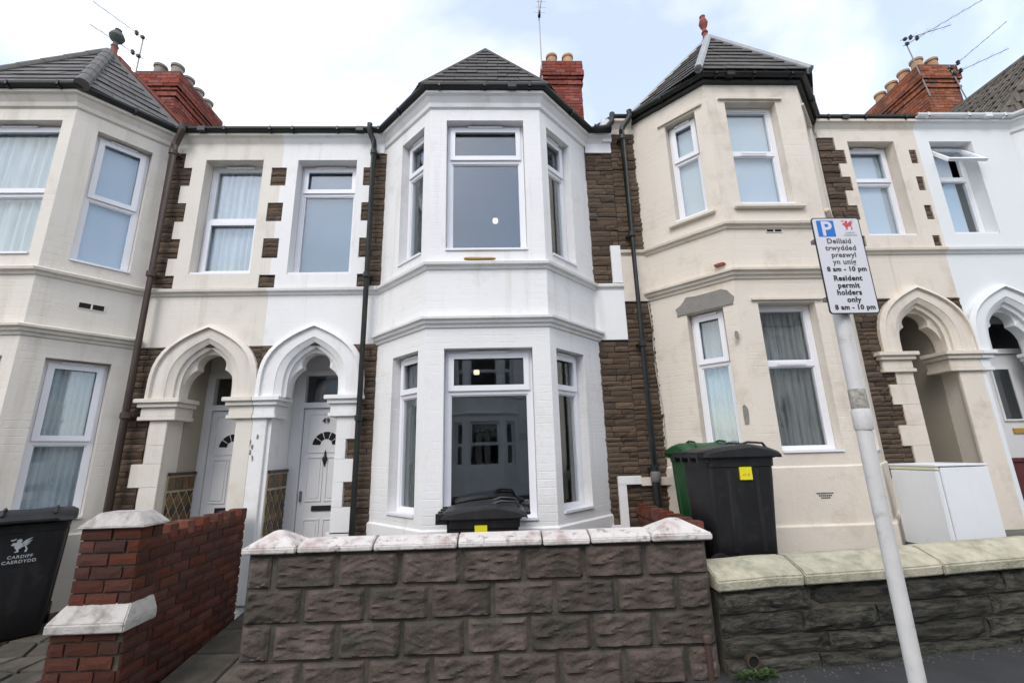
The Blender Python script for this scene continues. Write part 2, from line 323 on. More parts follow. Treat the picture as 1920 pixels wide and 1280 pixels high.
def wall_mesh(fr, t0, t1, z0, z1, d0, d1, holes, name='wall', colmin=None):
    """slab between d0 (back) and d1 (front) with rectangular holes, uv in metres"""
    ts = sorted({t0, t1, *[min(max(h[i], t0), t1) for h in holes for i in (0, 1)]})
    zs = sorted({z0, z1, *[min(max(h[i], z0), z1) for h in holes for i in (2, 3)]})
    def solid(i, j):
        if i < 0 or j < 0 or i >= len(ts) - 1 or j >= len(zs) - 1: return False
        a = (ts[i] + ts[i + 1]) / 2; b = (zs[j] + zs[j + 1]) / 2
        return not any(h[0] < a < h[1] and h[2] < b < h[3] for h in holes)
    bm = bmesh.new(); uvl = bm.loops.layers.uv.new('UVMap'); vd = {}
    def V(i, j, k):
        if (i, j, k) not in vd: vd[(i, j, k)] = bm.verts.new(fr.p(ts[i], d1 if k else d0, zs[j]))
        return vd[(i, j, k)]
    def F(keys):
        f = bm.faces.new([V(*k) for k in keys])
        for l, k in zip(f.loops, keys): l[uvl].uv = (ts[k[0]] + (0 if k[2] else .1), zs[k[1]])
    for i in range(len(ts) - 1):
        for j in range(len(zs) - 1):
            if not solid(i, j): continue
            F([(i, j, 1), (i + 1, j, 1), (i + 1, j + 1, 1), (i, j + 1, 1)]); F([(i, j, 0), (i, j + 1, 0), (i + 1, j + 1, 0), (i + 1, j, 0)])
            if not solid(i - 1, j): F([(i, j, 0), (i, j, 1), (i, j + 1, 1), (i, j + 1, 0)])
            if not solid(i + 1, j): F([(i + 1, j, 1), (i + 1, j, 0), (i + 1, j + 1, 0), (i + 1, j + 1, 1)])
            if not solid(i, j - 1): F([(i, j, 0), (i + 1, j, 0), (i + 1, j, 1), (i, j, 1)])
            if not solid(i, j + 1): F([(i, j + 1, 1), (i + 1, j + 1, 1), (i + 1, j + 1, 0), (i, j + 1, 0)])
    bmesh.ops.recalc_face_normals(bm, faces=bm.faces)
    me = bpy.data.meshes.new(name); bm.to_mesh(me); bm.free(); return me

def sweep(poly, prof, base=0.0):
    """profile [(d,z)] swept along a plan polyline [(x,y)], outward = right-hand side chosen toward -y"""
    P = [Vector(p) for p in poly]; mb = MB(); secs = []
    sgn = 1 if (P[-1] - P[0]).x > 0 else -1
    def nr(a, b): u = (b - a).normalized(); return Vector((u.y, -u.x)) * sgn
    for i, p in enumerate(P):
        if i == 0: o = nr(P[0], P[1])
        elif i == len(P) - 1: o = nr(P[-2], P[-1])
        else:
            a = nr(P[i - 1], p); b = nr(p, P[i + 1]); o = (a + b); o = o / (o.length_squared / 2) if o.length > 1e-6 else a
        secs.append([Vector((p.x + o.x * d, p.y + o.y * d, z + base)) for d, z in prof])
    mb.sections(secs); return mb

# unit meshes for alike pieces: width x (-.5...5), depth y (front at -1, back 0), height z (-.5...5)
def rough_unit(name, seed, nx=3, nz=2, amp=.12, inset=.05, m=None):
    random.seed(seed); mb = MB(); vs = []; fs = []
    for j in range(nz + 1):
        for i in range(nx + 1):
            x = -.5 + i / nx; z = -.5 + j / nz; edge = i in (0, nx) or j in (0, nz)
            y = -1 + (random.uniform(.18, .45) if edge else random.uniform(-amp, amp) * 1.2)
            x += random.uniform(-1, 1) * inset * .5; z += random.uniform(-1, 1) * inset * .9
            vs.append((x, y, z))
    for j in range(nz):
        for i in range(nx):
            a = j * (nx + 1) + i; fs.append((a, a + 1, a + nx + 2, a + nx + 1))
    loop = [i for i in range(nx + 1)] + [j * (nx + 1) + nx for j in range(1, nz + 1)] + [nz * (nx + 1) + i for i in range(nx - 1, -1, -1)] + [j * (nx + 1) for j in range(nz - 1, 0, -1)]
    k = len(vs)
    for i in loop: vs.append((vs[i][0], 0, vs[i][2]))
    for a in range(len(loop)): fs.append((loop[a], k + a, k + (a + 1) % len(loop), loop[(a + 1) % len(loop)]))
    mb.add(vs, fs); me = mb.mesh(name)
    if m: me.materials.append(M[m])
    return me
U_stone = [rough_unit('stone_unit', 10 + i, m='stone') for i in range(6)]
U_brick = [rough_unit('brick_unit', 30 + i, nx=4, nz=2, amp=.10, inset=.035, m='brick') for i in range(7)]
U_dstone = [rough_unit('wall_stone_unit', 50 + i, nx=8, nz=3, amp=.11, inset=.035, m='dstone') for i in range(5)]
random.seed(11)

def piece(name, me, fr, t0, t1, z0, z1, d0, d1, parent, jit=.0):
    c = fr.p((t0 + t1) / 2, d0, (z0 + z1) / 2); o = new_obj(name, me, None, parent)
    o.location = c; o.rotation_euler = (random.uniform(-jit, jit), random.uniform(-jit, jit) * .5, fr.rot())
    o.scale = (abs(t1 - t0), abs(d1 - d0), z1 - z0); return o

def stones(fr, rects, zmin, zmax, parent, exclude=None, d=.022, ch=.066, ln=.21):
    """coursed rubble: individual stones filling a union of rectangles"""
    z = zmin
    while z < zmax - .02:
        h = min(ch * random.uniform(.72, 1.3), zmax - z)
        zm = z + h / 2
        iv = sorted([(a, b) for a, b, c, e in rects if c <= zm <= e])
        mg = []
        for a, b in iv:
            if mg and a <= mg[-1][1] + 1e-3: mg[-1][1] = max(mg[-1][1], b)
            else: mg.append([a, b])
        if exclude:
            ex = exclude(zm)
            if ex:
                m2 = []
                for a, b in mg:
                    if ex[1] <= a or ex[0] >= b: m2.append([a, b]); continue
                    if ex[0] > a + .02: m2.append([a, ex[0]])
                    if ex[1] < b - .02: m2.append([ex[1], b])
                mg = m2
        for a, b in mg:
            t = a
            while t < b - .015:
                w = ln * random.uniform(.5, 1.5); e = t + w
                if e > b - .07: e = b
                if True:
                    piece('stone', random.choice(U_stone), fr, t + .004, e - .004, z + .004, z + h - .004, 0, d * random.uniform(.6, 1.6), parent, .025)
                t = e
        z += h

def gothic(w, h, n=14):
    """pointed arch with full haunches"""
    pts = []
    for i in range(n + 1):
        q = math.sin(math.pi / 2 * i / n) if i < n else 1
        pts.append((-w * (1 - q ** 3.7), h * q))
    return pts + [(-x, z) for x, z in reversed(pts[:-1])]
def trefoil(w, h, n=14):
    """cusped head: two side foils and a round top foil; same point count as gothic()"""
    half = []; cx, cz = -.165, .36; k = n // 2
    for i in range(k + 1):   # side foil bulges outward
        s = i / k; a = Vector((-w, 0)); c = Vector((-w - .015, .27)); b = Vector((cx, cz))
        p = a * (1 - s) ** 2 + c * 2 * s * (1 - s) + b * s * s; half.append((p.x, p.y))
    for i in range(1, n - k + 1):
        s = i / (n - k); a = Vector((cx, cz)); c1 = Vector((-.20, .47)); c2 = Vector((-.10, h + .0)); b = Vector((0, h))
        p = a * (1 - s) ** 3 + c1 * 3 * s * (1 - s) ** 2 + c2 * 3 * s * s * (1 - s) + b * s ** 3; half.append((p.x, p.y))
    return half + [(-x, z) for x, z in reversed(half[:-1])]
def arch_ring(fr, tc, z0, A, B, d0, d1, mb=None, dm=None):
    """ring solid between curves A (inner) and B (outer)"""
    mb = mb or MB(); secs = []
    for (xa, za), (xb, zb) in zip(A, B):
        secs.append([fr.p(tc + xa, d0, z0 + za), fr.p(tc + xa, d1, z0 + za), fr.p(tc + xb, d1 if dm is None else dm, z0 + zb), fr.p(tc + xb, d0, z0 + zb)])
    mb.sections(secs); return mb

# ------------------------------------------------------------------ windows
def window(root, fr, t0, t1, z0, z1, tr, rec=.11, cas=('top',), curtain=None, ajar=False, sill=True, paint='white', simple=False):
    """upvc window: frame (part) > pane, curtain, vent, sill; tr = transom height, cas = which light is a casement"""
    d = -rec; mb = MB(); w = .055
    t0 += .004; t1 -= .004; z0 += .004; z1 -= .004
    mb.ring(fr, t0, t1, z0, z1, w, d - .06, d)
    if tr: mb.box(fr, t0 + w, t1 - w, d - .06, d, tr - .03, tr + .03)
    lights = ([(z0 + w, tr - .03, 'bottom'), (tr + .03, z1 - w, 'top')] if tr else [(z0 + w, z1 - w, 'all')])
    for a, b, k in lights:
        if k in cas and not (ajar and k == 'top'):
            mb.ring(fr, t0 + w - .02, t1 - w + .02, a - .02, b + .02, .058, d + .001, d + .022)
        mb.ring(fr, t0 + w, t1 - w, a, b, .014, d - .05, d - .012)
    fo = mb.build('window', 'upvc', root)
    for a, b, k in lights:
        e = .034 if k in cas else .0
        if ajar and k == 'top':
            o = Fr(fr.o, fr.u); sash = MB(); L = b - a
            sash.ring(WF2(0, 0), -(t1 - t0) / 2 + .03, (t1 - t0) / 2 - .03, -L - .03, .02, .055, 0, .04)
            so = sash.build('sash', 'upvc', fo); p = MB(); p.box(WF2(0, 0), -(t1 - t0) / 2 + .08, (t1 - t0) / 2 - .08, .016, .022, -L + .02, -.03)
            for ob in (so, p.build('pane', 'glass', fo)):
                ob.location = fr.p((t0 + t1) / 2, d + .005, b); ob.rotation_euler = (-R(38), 0, fr.rot())
            continue
        p = MB(); p.box(fr, t0 + w + e - .012, t1 - w - e + .012, d - .030, d - .024, a + e - .012, b - e + .012); p.build('pane', 'glass', fo)
    if not simple:
        v = MB(); tm = (t0 + t1) / 2; L = min(.42, (t1 - t0) * .5) / 2
        zz_ = z1 - w * .5 if 'vlow' not in cas else tr
        v.box(fr, tm - L, tm + L, d + .001 + (.022 if 'vlow' in cas else 0), d + .034, zz_ - .012, zz_ + .012); v.build('trickle_vent', 'upvc', fo)
        if sill:
            s = MB(); s.box(fr, t0 - .0, t1 + .0, d + .002, .018, z0 - .002, z0 + .022); s.build('sill', 'upvc', fo)
    if curtain:
        kind = curtain[0]; parts = curtain[1:] or [(0, 1)]
        for (a, b) in parts:
            c = MB(); n = 60; ta = t0 + (t1 - t0) * a; tb = t0 + (t1 - t0) * b; k = len(c.v); amp = .0 if kind in ('blind', 'bluegrey') else .018
            ph = random.uniform(0, 6)
            for j in range(2):
                for i in range(n + 1):
                    x = ta + (tb - ta) * i / n
                    c.v.append(fr.p(x, d - .07 - amp + amp * math.sin(i * .9 + ph + .8 * math.sin(i * .31)), z0 if j == 0 else z1))
            for i in range(n): c.f.append((i, i + 1, n + 2 + i, n + 1 + i))
            c.build('curtain', kind, fo, smooth=True)
    return fo
class WF2:
    def __init__(s, x, y): s.x = x; s.y = y
    def p(s, a, b, z): return Vector((a + s.x, -b + s.y, z))

def text_mesh(txt, size, bold=0.0, spacing=1.0):
    cu = bpy.data.curves.new('lettering', 'FONT'); cu.body = txt; cu.size = size; cu.align_x = 'CENTER'; cu.offset = bold; cu.extrude = .0004
    cu.space_character = spacing; cu.resolution_u = 3
    o = bpy.data.objects.new('tmp', cu); COL.objects.link(o)
    dg = bpy.context.evaluated_depsgraph_get(); me = bpy.data.meshes.new_from_object(o.evaluated_get(dg))
    bpy.data.objects.remove(o); return me
def lettering(name, txt, size, loc, m, parent, rz=0, bold=0.0, spacing=1.0):
    me = text_mesh(txt, size, bold, spacing); me.materials.clear(); o = new_obj(name, me, m, parent)
    o.location = loc; o.rotation_euler = (R(90), 0, rz); return o

# ------------------------------------------------------------------ roof pieces
def clip(poly, tri):
    outp = poly
    for i in range(3):
        a, b = tri[i], tri[(i + 1) % 3]; res = []
        def ins(p): return (b[0] - a[0]) * (p[1] - a[1]) - (b[1] - a[1]) * (p[0] - a[0]) >= -1e-9
        for j in range(len(outp)):
            p, q = outp[j], outp[(j + 1) % len(outp)]; ip, iq = ins(p), ins(q)
            if ip: res.append(p)
            if ip != iq:
                x1, y1, x2, y2 = p[0], p[1], q[0], q[1]; dx_, dy_ = b[0] - a[0], b[1] - a[1]
                den = dx_ * (y2 - y1) - dy_ * (x2 - x1)
                if abs(den) < 1e-12: continue
                s = -(dx_ * (y1 - a[1]) - dy_ * (x1 - a[0])) / den; res.append((x1 + s * (x2 - x1), y1 + s * (y2 - y1)))
        outp = res
        if len(outp) < 3: return []
    return outp
def slate_facet(A, B, C, parent, m, name='slate', w=.27, e=.17, rib=False, ud=None):
    A, B, C = Vector(A), Vector(B), Vector(C); u = (B - A).normalized() if ud is None else Vector(ud).normalized(); n = (B - A).cross(C - A).normalized()
    if n.z < 0: n = -n
    v = n.cross(u).normalized()
    if v.dot(C - A) < 0: v = -v
    tri = [((q - A).dot(u), (q - A).dot(v)) for q in (A, B, C)]
    ar = (tri[1][0] - tri[0][0]) * (tri[2][1] - tri[0][1]) - (tri[1][1] - tri[0][1]) * (tri[2][0] - tri[0][0])
    if ar < 0: tri = [tri[0], tri[2], tri[1]]
    xmin, L = min(q[0] for q in tri), max(q[0] for q in tri); ymin, ymax = min(q[1] for q in tri), max(q[1] for q in tri)
    base = MB(); base.add([A - n * .01, B - n * .01, C - n * .01], [(0, 1, 2)]); base.build('roof_deck', m, parent)
    j = 0
    while ymin + j * e < ymax:
        off = (w / 2 if j % 2 else 0) + random.uniform(-.01, .01); i = -1
        while xmin + i * w + off < L:
            x0 = xmin + i * w + off + .003; x1 = x0 + w - .006; y0 = ymin + j * e - .01 + random.uniform(-.004, .004); y1 = y0 + e * 1.5
            pg = clip([(x0, y0), (x1, y0), (x1, y1), (x0, y1)], tri)
            if len(pg) >= 3:
                area = abs(sum(pg[a][0] * pg[(a + 1) % len(pg)][1] - pg[(a + 1) % len(pg)][0] * pg[a][1] for a in range(len(pg)))) / 2
                if area > .003:
                    tl = random.uniform(-.002, .003)
                    def h(x, y):
                        b_ = .022 + tl - (y - y0) / (e * 1.5) * .020
                        return b_
                    top = [A + u * x + v * y + n * h(x, y) for x, y in pg]
                    mb = MB(); mb.prism(top, -n * .009)
                    if rib:
                        for rx_ in (.12, .5, .88):
                            X = x0 + (x1 - x0) * rx_
                            q = clip([(X - .022, y0), (X + .022, y0), (X + .022, y0 + e), (X - .022, y0 + e)], tri)
                            if len(q) >= 3: mb.prism([A + u * x + v * y + n * (h(x, y) + .022) for x, y in q], -n * .025)
                    mb.build(name, m, parent)
            i += 1
        j += 1

def brickwork(mb, fr, t0, t1, z0, z1, d0, d1, bw=.225, bh=.075, off=0, jit=.004):
    z = z0; r = off
    while z < z1 - .02:
        t = t0 - (bw / 2 if r % 2 else 0)
        while t < t1 - .02:
            a = max(t, t0) + .004; b = min(t + bw, t1) - .004
            if b - a > .03: mb.box(fr, a, b, d0, d1 + random.uniform(-jit, jit), z + .005, min(z + bh, z1) - .005)
            t += bw
        z += bh; r += 1

def chimney(root, X, Y, ztop, w=.86, L=1.5, m='cbrick', pots='pot', zbot=8.0, npots=4, greys=()):
    """stack with corbelled head; local coordinates of the house"""
    bf = MB(); x0, x1 = X - w / 2, X + w / 2
    levels = [(zbot, ztop - .62, 0.0), (ztop - .62, ztop - .545, .03), (ztop - .545, ztop - .47, .0), (ztop - .47, ztop - .395, .03), (ztop - .395, ztop - .245, .065), (ztop - .245, ztop - .02, .045)]
    core = MB(); core.box(WF, x0 + .012, x1 - .012, Y + .012, Y + L - .012, zbot, ztop - .015)
    st = core.build('chimney', 'cmortar', root)
    k = 0
    for a, b, o in levels:
        for fr, l0, l1 in ((Fr((0, Y - o), (1, 0)), x0 - o, x1 + o), (FrX(x0 - o, -1), Y - o, Y + L + o), (FrX(x1 + o, 1), Y - o, Y + L + o)):
            brickwork(bf, fr, l0, l1, a, b, -.10 - o, 0, off=k)
        k += 1
    o = bf.build('brickwork', m, st); o['kind'] = 'stuff'
    fl = MB(); fl.box(WF, x0 - .04, x1 + .04, Y - .04, Y + L + .04, ztop - .02, ztop + .02)
    fl.box(WF, x0 + .05, x1 - .05, Y + .05, Y + L - .05, ztop + .02, ztop + .06); fl.build('flaunching', 'cmortar', st)
    i = 0
    for cx in (-.19, .19):
        for r in range(npots):
            p = MB(); p.lathe((X + cx, Y + .22 + r * (L - .44) / (npots - 1), ztop + .03), [(.125, 0), (.115, .22), (.112, .30), (.135, .31), (.138, .36), (.12, .38), (.085, .38), (.08, .2), (.02, .19)], 18)
            q = p.build('chimney_pot', pots if i not in greys else 'greypot', st, smooth=True); i += 1
    return st
class FrX(Fr):
    """plane x = const, t runs along y"""
    def __init__(s, x, side): s.o = Vector((x, 0)); s.u = Vector((0, 1)); s.n = Vector((side, 0))

# ------------------------------------------------------------------ the house builder
def house(loc, rz, sgn, label, P):
    """local: x along the facade, y into the house; t (sgn*x) runs from the party wall shared by two porches to the other party wall"""
    root = empty('terraced_house', loc, label, 'house', P.get('group'), rz)
    paint, pbrick = P['paint'], P['brick']; full = P.get('full', True); z = P['z']; Wt = P['W']; g = z['ground']
    F0 = Fr((0, 0), (sgn, 0)); tc = P['tc']; hf, ha, pj = P['hf'], P['ha'], .75
    x = lambda t: sgn * t
    A, B_, C_, D_ = (x(tc - ha), 0), (x(tc - hf), -pj), (x(tc + hf), -pj), (x(tc + ha), 0)
    A2 = (x(tc - ha), 0)
    FA = Fr(A, (B_[0] - A[0], B_[1] - A[1])); FB = Fr(B_, (sgn, 0)); FC = Fr(D_, (C_[0] - D_[0], C_[1] - D_[1]))
    LA = math.hypot(ha - hf, pj)
    eave = z['eave']; TH = .24
    ac = P['arch_c']; sp = z['spring']
    # ---- flat structural walls, split at the band
    low = z['band']
    uw = P['uwin']
    me = wall_mesh(F0, 0, tc - ha + .04, low, eave + .12, -TH, 0, [uw], 'wall'); new_obj('wall', me, pbrick, root)
    if P['W'] - (tc + ha) > .05:
        me = wall_mesh(F0, tc + ha - .04, Wt, g - .6, eave + .12, -TH, 0, [], 'wall'); new_obj('wall', me, pbrick, root)
    # lower wall with the arched opening
    iw, ih = .34, .66; cur = gothic(iw, ih); mb = MB()
    pl0 = min(P['porch'][0], ac - iw); mb.box(F0, 0, pl0, -TH, 0, g - .6, sp); mb.box(F0, 0, ac - iw, -TH, 0, sp, low); mb.box(F0, ac + iw, tc - ha + .04, -TH, 0, g - .6, low)
    secs = [[F0.p(ac + a, 0, sp + b), F0.p(ac + a, -TH, sp + b), F0.p(ac + a, -TH, low), F0.p(ac + a, 0, low)] for a, b in cur]
    # rise the head when the arch pokes above the band
    mb.sections(secs); mb.build('porch_wall', paint, root)
    # ---- painted layer over the stone (dressings), with the stone showing through the holes
    if full:
        sr = P['stone_up']
        me = wall_mesh(F0, 0, tc - ha - .02, z['string'] + .01, eave - .05, 0.001, .030, [uw] + sr, 'dressed_stone'); new_obj('window_surround', me, paint, root)
        for r in sr + [q_ for q_ in P['stone_low'] if q_[2] < sp - .3] + P['stone_far']:
            bk = MB(); bk.box(F0, r[0], r[1], .0, .005, r[2], r[3]); bk.build('mortar_backing', 'mortar', root)
        if P['stone_low']:
            bk = MB(); cv = gothic(.56, .82); lo_ = P['stone_low'][1][2]; te = P['stone_low'][1][1]
            cv = [(-ac, 0)] + cv + [(te - ac, 0)]; cv[0] = (-ac, lo_ - sp); cv.insert(1, (-.562, lo_ - sp)); cv[-1] = (te - ac, lo_ - sp); cv.insert(-1, (.562, lo_ - sp))
            bk.sections([[F0.p(ac + a, 0, sp + b), F0.p(ac + a, .005, sp + b), F0.p(ac + a, .005, low), F0.p(ac + a, 0, low)] for a, b in cv]); bk.build('mortar_backing', 'mortar', root)
        stones(F0, sr, z['string'] + .02, max(r[3] for r in sr), root)
        def rout(zm):
            if zm < sp - .24: return None
            if zm < sp: return (ac - .50, ac + .50)
            q = (zm - sp) / .86
            return None if q >= 1 else (ac - .59 * (1 - q ** 3.7), ac + .59 * (1 - q ** 3.7))
        stones(F0, P['stone_low'], g - .05, low - .005, root, rout)
        if P['stone_far']: stones(F0, P['stone_far'], min(r[2] for r in P['stone_far']), max(r[3] for r in P['stone_far']), root)
        # jamb dressings with teeth
        jm = MB()
        for t0, t1, a, b in P['jamb']: jm.box(F0, t0, t1, .0, .034, a, b)
        jm.build('porch_jamb', paint, root, bevel=.004)
        for t0, t1, a, b, dd in P.get('far_band', []):
            q = MB(); q.box(F0, t0, t1, .001, dd, a, b); q.build('painted_band', pbrick, root)
    # ---- arch mouldings
    ring = lambda w: gothic(w, ih + (w - iw) * .83)
    arch_ring(F0, ac, sp, ring(.345), ring(.42), -.05, .012, dm=.045).build('arch_moulding', paint, root, smooth=False)
    o = arch_ring(F0, ac, sp, ring(.42), ring(.585), -.01, .050).build('arch_ring', paint, root)
    arch_ring(F0, ac, sp, ring(.575), ring(.632), -.01, .085, dm=.06).build('hood_mould', paint, root)
    arch_ring(F0, ac, sp, trefoil(.315, .55), gothic(iw + .004, ih + .004), -.21, -.085, dm=-.055).build('trefoil_order', paint, root)
    arch_ring(F0, ac, sp, gothic(iw - .035, ih - .05), gothic(iw + .003, ih + .003), -.19, -.03, dm=-.015).build('arch_moulding', paint, root)
    # capitals
    for (t0, t1, k) in P['caps']:
        c = MB(); zt, zb = sp, z['capbot']
        for a, b, e in ((zb, zb + .045, .03), (zb + .045, zt - .10, .012), (zt - .10, zt - .05, .045), (zt - .05, zt, .075)):
            c.box(F0, t0 - (e if k != 'L' else 0), t1 + (e if k != 'R' else 0), -TH - .02, .04 + e, a, b)
        c.build('capital', paint, root, bevel=.006)
    # ---- porch recess
    pl, pr, dp = P['porch']          # left/right inner t and depth of the door plane
    pz0 = z['ground'] + .06; pt = sp + .62
    q = MB(); q.box(F0, pl - .08, pl, -dp - .10, -TH - .002, g - .3, pt); q.box(F0, pr, pr + .08, -dp - .10, -TH - .002, g - .3, pt)
    q.box(F0, pl, pr, -dp - .1, -TH - .002, pt, pt + .05); q.build('porch_lining', P.get('porchpaint', paint), root)
    q = MB(); q.box(F0, pl, pr, -dp, .02, g - .2, pz0); q.build('porch_step', 'slab', root)
    door(root, F0, P['door_c'], dp, pz0, z['doortop'], z['fantop'], pl, pr, P.get('door', 'fan'), P)
    if full and P.get('dado'):
        dado(root, F0, pl if P['dado'] > 0 else pr, P['dado'], sgn, dp, pz0, z['dado'])
    # ---- bay walls
    wz0 = g - .6
    for fr, L, ws in ((FA, LA, P['wA']), (FB, 2 * hf, P['wB']), (FC, LA, P['wC'])):
        holes = [(a, b, c, d) for a, b, c, d, *_ in ws]
        me = wall_mesh(fr, 0, L, wz0, eave + .1, -.22, 0, holes, 'bay_wall'); new_obj('bay_wall', me, P.get('baypaint', pbrick), root)
    for fr, L, ws in ((FA, LA, P['wA']), (FB, 2 * hf, P['wB']), (FC, LA, P['wC'])):
        for a, b, c, d, tr, cas, cur_ in ws: window(root, fr, a, b, c, d, tr, cas=cas, curtain=cur_ if full else None, simple=not full)
    a, b, c, d = uw[:4]; tr, cas, cur_, ajar = P['uwin_s']
    window(root, F0, a, b, c, d, tr, rec=.13, cas=cas, curtain=cur_, ajar=ajar, simple=not full)
    # ---- mouldings
    st = z['string']; path = [(x(0), 0), A, B_, C_, D_, (x(Wt), 0)]
    path = [Vector(p) for p in path]
    sweep(path, [(-.01, st - .095), (.020, st - .085), (.028, st - .055), (.060, st - .045), (.066, st - .015), (.045, st), (-.01, st + .012)]).build('string_course', paint, root)
    md = z['mid']; bay = path[1:5]
    sweep(bay, [(-.01, md - .115), (.018, md - .105), (.026, md - .075), (.050, md - .065), (.058, md - .035), (.085, md - .025), (.088, md), (-.01, md + .03)]).build('bay_cornice', paint, root)
    cp = P.get('cornice', 'full')
    flat1 = path[0:2]; flat2 = path[4:6]
    prof = [(-.01, eave - .20), (.025, eave - .17), (.035, eave - .12), (.075, eave - .055), (.105, eave - .035), (.105, eave), (-.01, eave)]
    gb = [(fr_, t_) for fr_, L_ in ((F0, tc - ha),) for t_ in (.15, .75, 1.3)] + [(FB, .12), (FB, hf), (FB, 2 * hf - .12), (FA, LA * .5), (FC, LA * .5)]
    gd = .10 if cp == 'full' else .06
    if full:
        for fr_, t_ in gb:
            q = MB(); q.box(fr_, t_ - .012, t_ + .012, .06, gd + .074, eave - .012, eave + .004); q.box(fr_, t_ - .012, t_ + .012, gd + .066, gd + .074, eave - .012, eave + .06); q.build('gutter_bracket', P.get('gutter', 'gutter'), root)
        for fr_, t_ in ((F0, 1.05), (FB, hf * 1.5)):
            q = MB(); q.box(fr_, t_ - .05, t_ + .05, gd - .015, gd + .073, eave - .006, eave + .058); q.build('gutter_union', P.get('gutter', 'gutter'), root)
    if cp == 'full': sweep(path, prof).build('eaves_cornice', paint, root)
    else:
        for f_ in (flat1, flat2):
            if (f_[1] - f_[0]).length > .05: sweep(f_, prof).build('eaves_cornice', paint, root)
        sweep(bay, [(-.01, eave - .05), (.05, eave - .04), (.05, eave), (-.01, eave)]).build('soffit_board', 'gutter', root)
    gd = .10 if cp == 'full' else .06
    gp = [(gd - .02, eave + .056), (gd - .02, eave + .028), (gd - .005, eave + .008), (gd + .022, eave), (gd + .048, eave + .010), (gd + .064, eave + .030), (gd + .068, eave + .056), (gd + .060, eave + .056), (gd + .054, eave + .032), (gd + .022, eave + .012), (gd - .004, eave + .032), (gd - .012, eave + .056)]
    sweep(path, gp).build('gutter', P.get('gutter', 'gutter'), root)
    fas = MB(); sweep(path, [(.0, eave + .001), (gd - .023, eave + .001), (gd - .023, eave + .062), (.0, eave + .062)]).build('fascia', 'gutter' if P.get('gutter', 'gutter') == 'gutter' else paint, root)
    for k_, a, b, zz_ in P.get('sills', []):
        s_ = MB(); s_.box({'A': FA, 'B': FB, 'C': FC}[k_], a, b, .0, .055, zz_ - .045, zz_); s_.build('window_ledge', paint, root, bevel=.008)
    for k_, a, b, zz_ in P.get('hoods', []):
        s_ = MB(); s_.box({'A': FA, 'B': FB, 'C': FC}[k_], a, b, .0, .030, zz_, zz_ + .026); s_.build('window_hood', paint, root)
    if full:
        for zz_, dd in z['plinth']:
            sweep(bay, [(-.01, g - .5), (dd, g - .5), (dd, zz_ - .015), (dd - .012, zz_), (-.01, zz_)]).build('plinth', paint, root)
    # ---- roofs
    er = eave + .05; apex = Vector((x(tc), P['apex'][0], P['apex'][1]))
    off = .17
    pl_ = [Vector((p[0], p[1])) for p in (A, B_, C_, D_)]
    cen = Vector((x(tc), 0))
    def outp(p, k): v = (p - cen); return Vector((p.x, p.y)) + v.normalized() * k * .88
    a_, b_, c_, d_ = outp(pl_[0], .10), outp(pl_[1], .20), outp(pl_[2], .20), outp(pl_[3], .10)
    a3, b3, c3, d3 = [Vector((p.x, p.y, er)) for p in (a_, b_, c_, d_)]
    a3.y = d3.y = 0.05
    rs = P['roof']
    for p, q in ((a3, b3), (b3, c3), (c3, d3)):
        if full: slate_facet(p, q, apex, root, rs, name='slate' if rs != 'tileroof' else 'roof_tile', w=.27 if rs != 'tileroof' else .30, e=P.get('expo', .17), rib=rs == 'tileroof')
        else:
            mb = MB(); mb.add([p, q, apex], [(0, 1, 2)]); mb.build('bay_roof', rs, root)
    ridge_y, ridge_z = 4.6, er + 4.6 * .66
    yb = (apex.z - er) / .66
    mb = MB(); back = Vector((apex.x, yb, apex.z)); vz = Vector((0, 0, .01))
    if rs == 'tileroof': slate_facet(a3, back, apex, root, rs, name='roof_tile', w=.30, e=.30, rib=True, ud=(0, 1, 0))
    else: mb.add([a3, apex, back], [(0, 1, 2)])
    mb.add([d3, apex, back], [(0, 1, 2)]); mb.build('bay_roof_back', rs, root)
    mb = MB()
    x0_, x1_ = sorted((x(0), x(Wt)))
    for yy, z_ in ((-.06, er - .0),): pass
    mb.add([(x0_, -.08, er), (x1_, -.08, er), (x1_, ridge_y, ridge_z), (x0_, ridge_y, ridge_z), (x0_, 9.2, er), (x1_, 9.2, er),
            (x0_, -.08, er - .06), (x1_, -.08, er - .06)], [(0, 1, 2, 3), (3, 2, 5, 4), (0, 1, 7, 6)])
    mb.build('main_roof', 'slate', root)
    # hips
    hm = P.get('hip', 'slate'); hs = []
    for p in (b3, c3):
        mb = MB(); n_ = 7; r_ = .075
        pts = [p.lerp(apex, i / n_) for i in range(n_ + 1)]
        if hm == 'lead':
            mb.tube([q_ + Vector((0, 0, .012)) for q_ in pts], .052, 8)
        elif hm == 'none':
            mb.tube([q_ + Vector((0, 0, -.0)) for q_ in pts], .03, 6)
        else:
            for i in range(n_):
                a0, a1 = pts[i], pts[i].lerp(pts[i + 1], 1.04); mb.tube([a0 + Vector((0, 0, -.012)), a1 + Vector((0, 0, -.012))], [r_, r_ * .93], 10)
        mb.build('hip', {'lead': 'lead', 'none': rs}.get(hm, rs), root, smooth=True)
    for p in (a3, d3):
        mb = MB(); mb.tube([p + Vector((0, 0, -.02)), apex + Vector((0, 0, -.02))], .05 if hm != 'none' else .03, 8); mb.build('hip', rs if hm != 'lead' else 'lead', root, smooth=True)
    mb = MB(); nb = max(2, int((yb - apex.y) / .3))
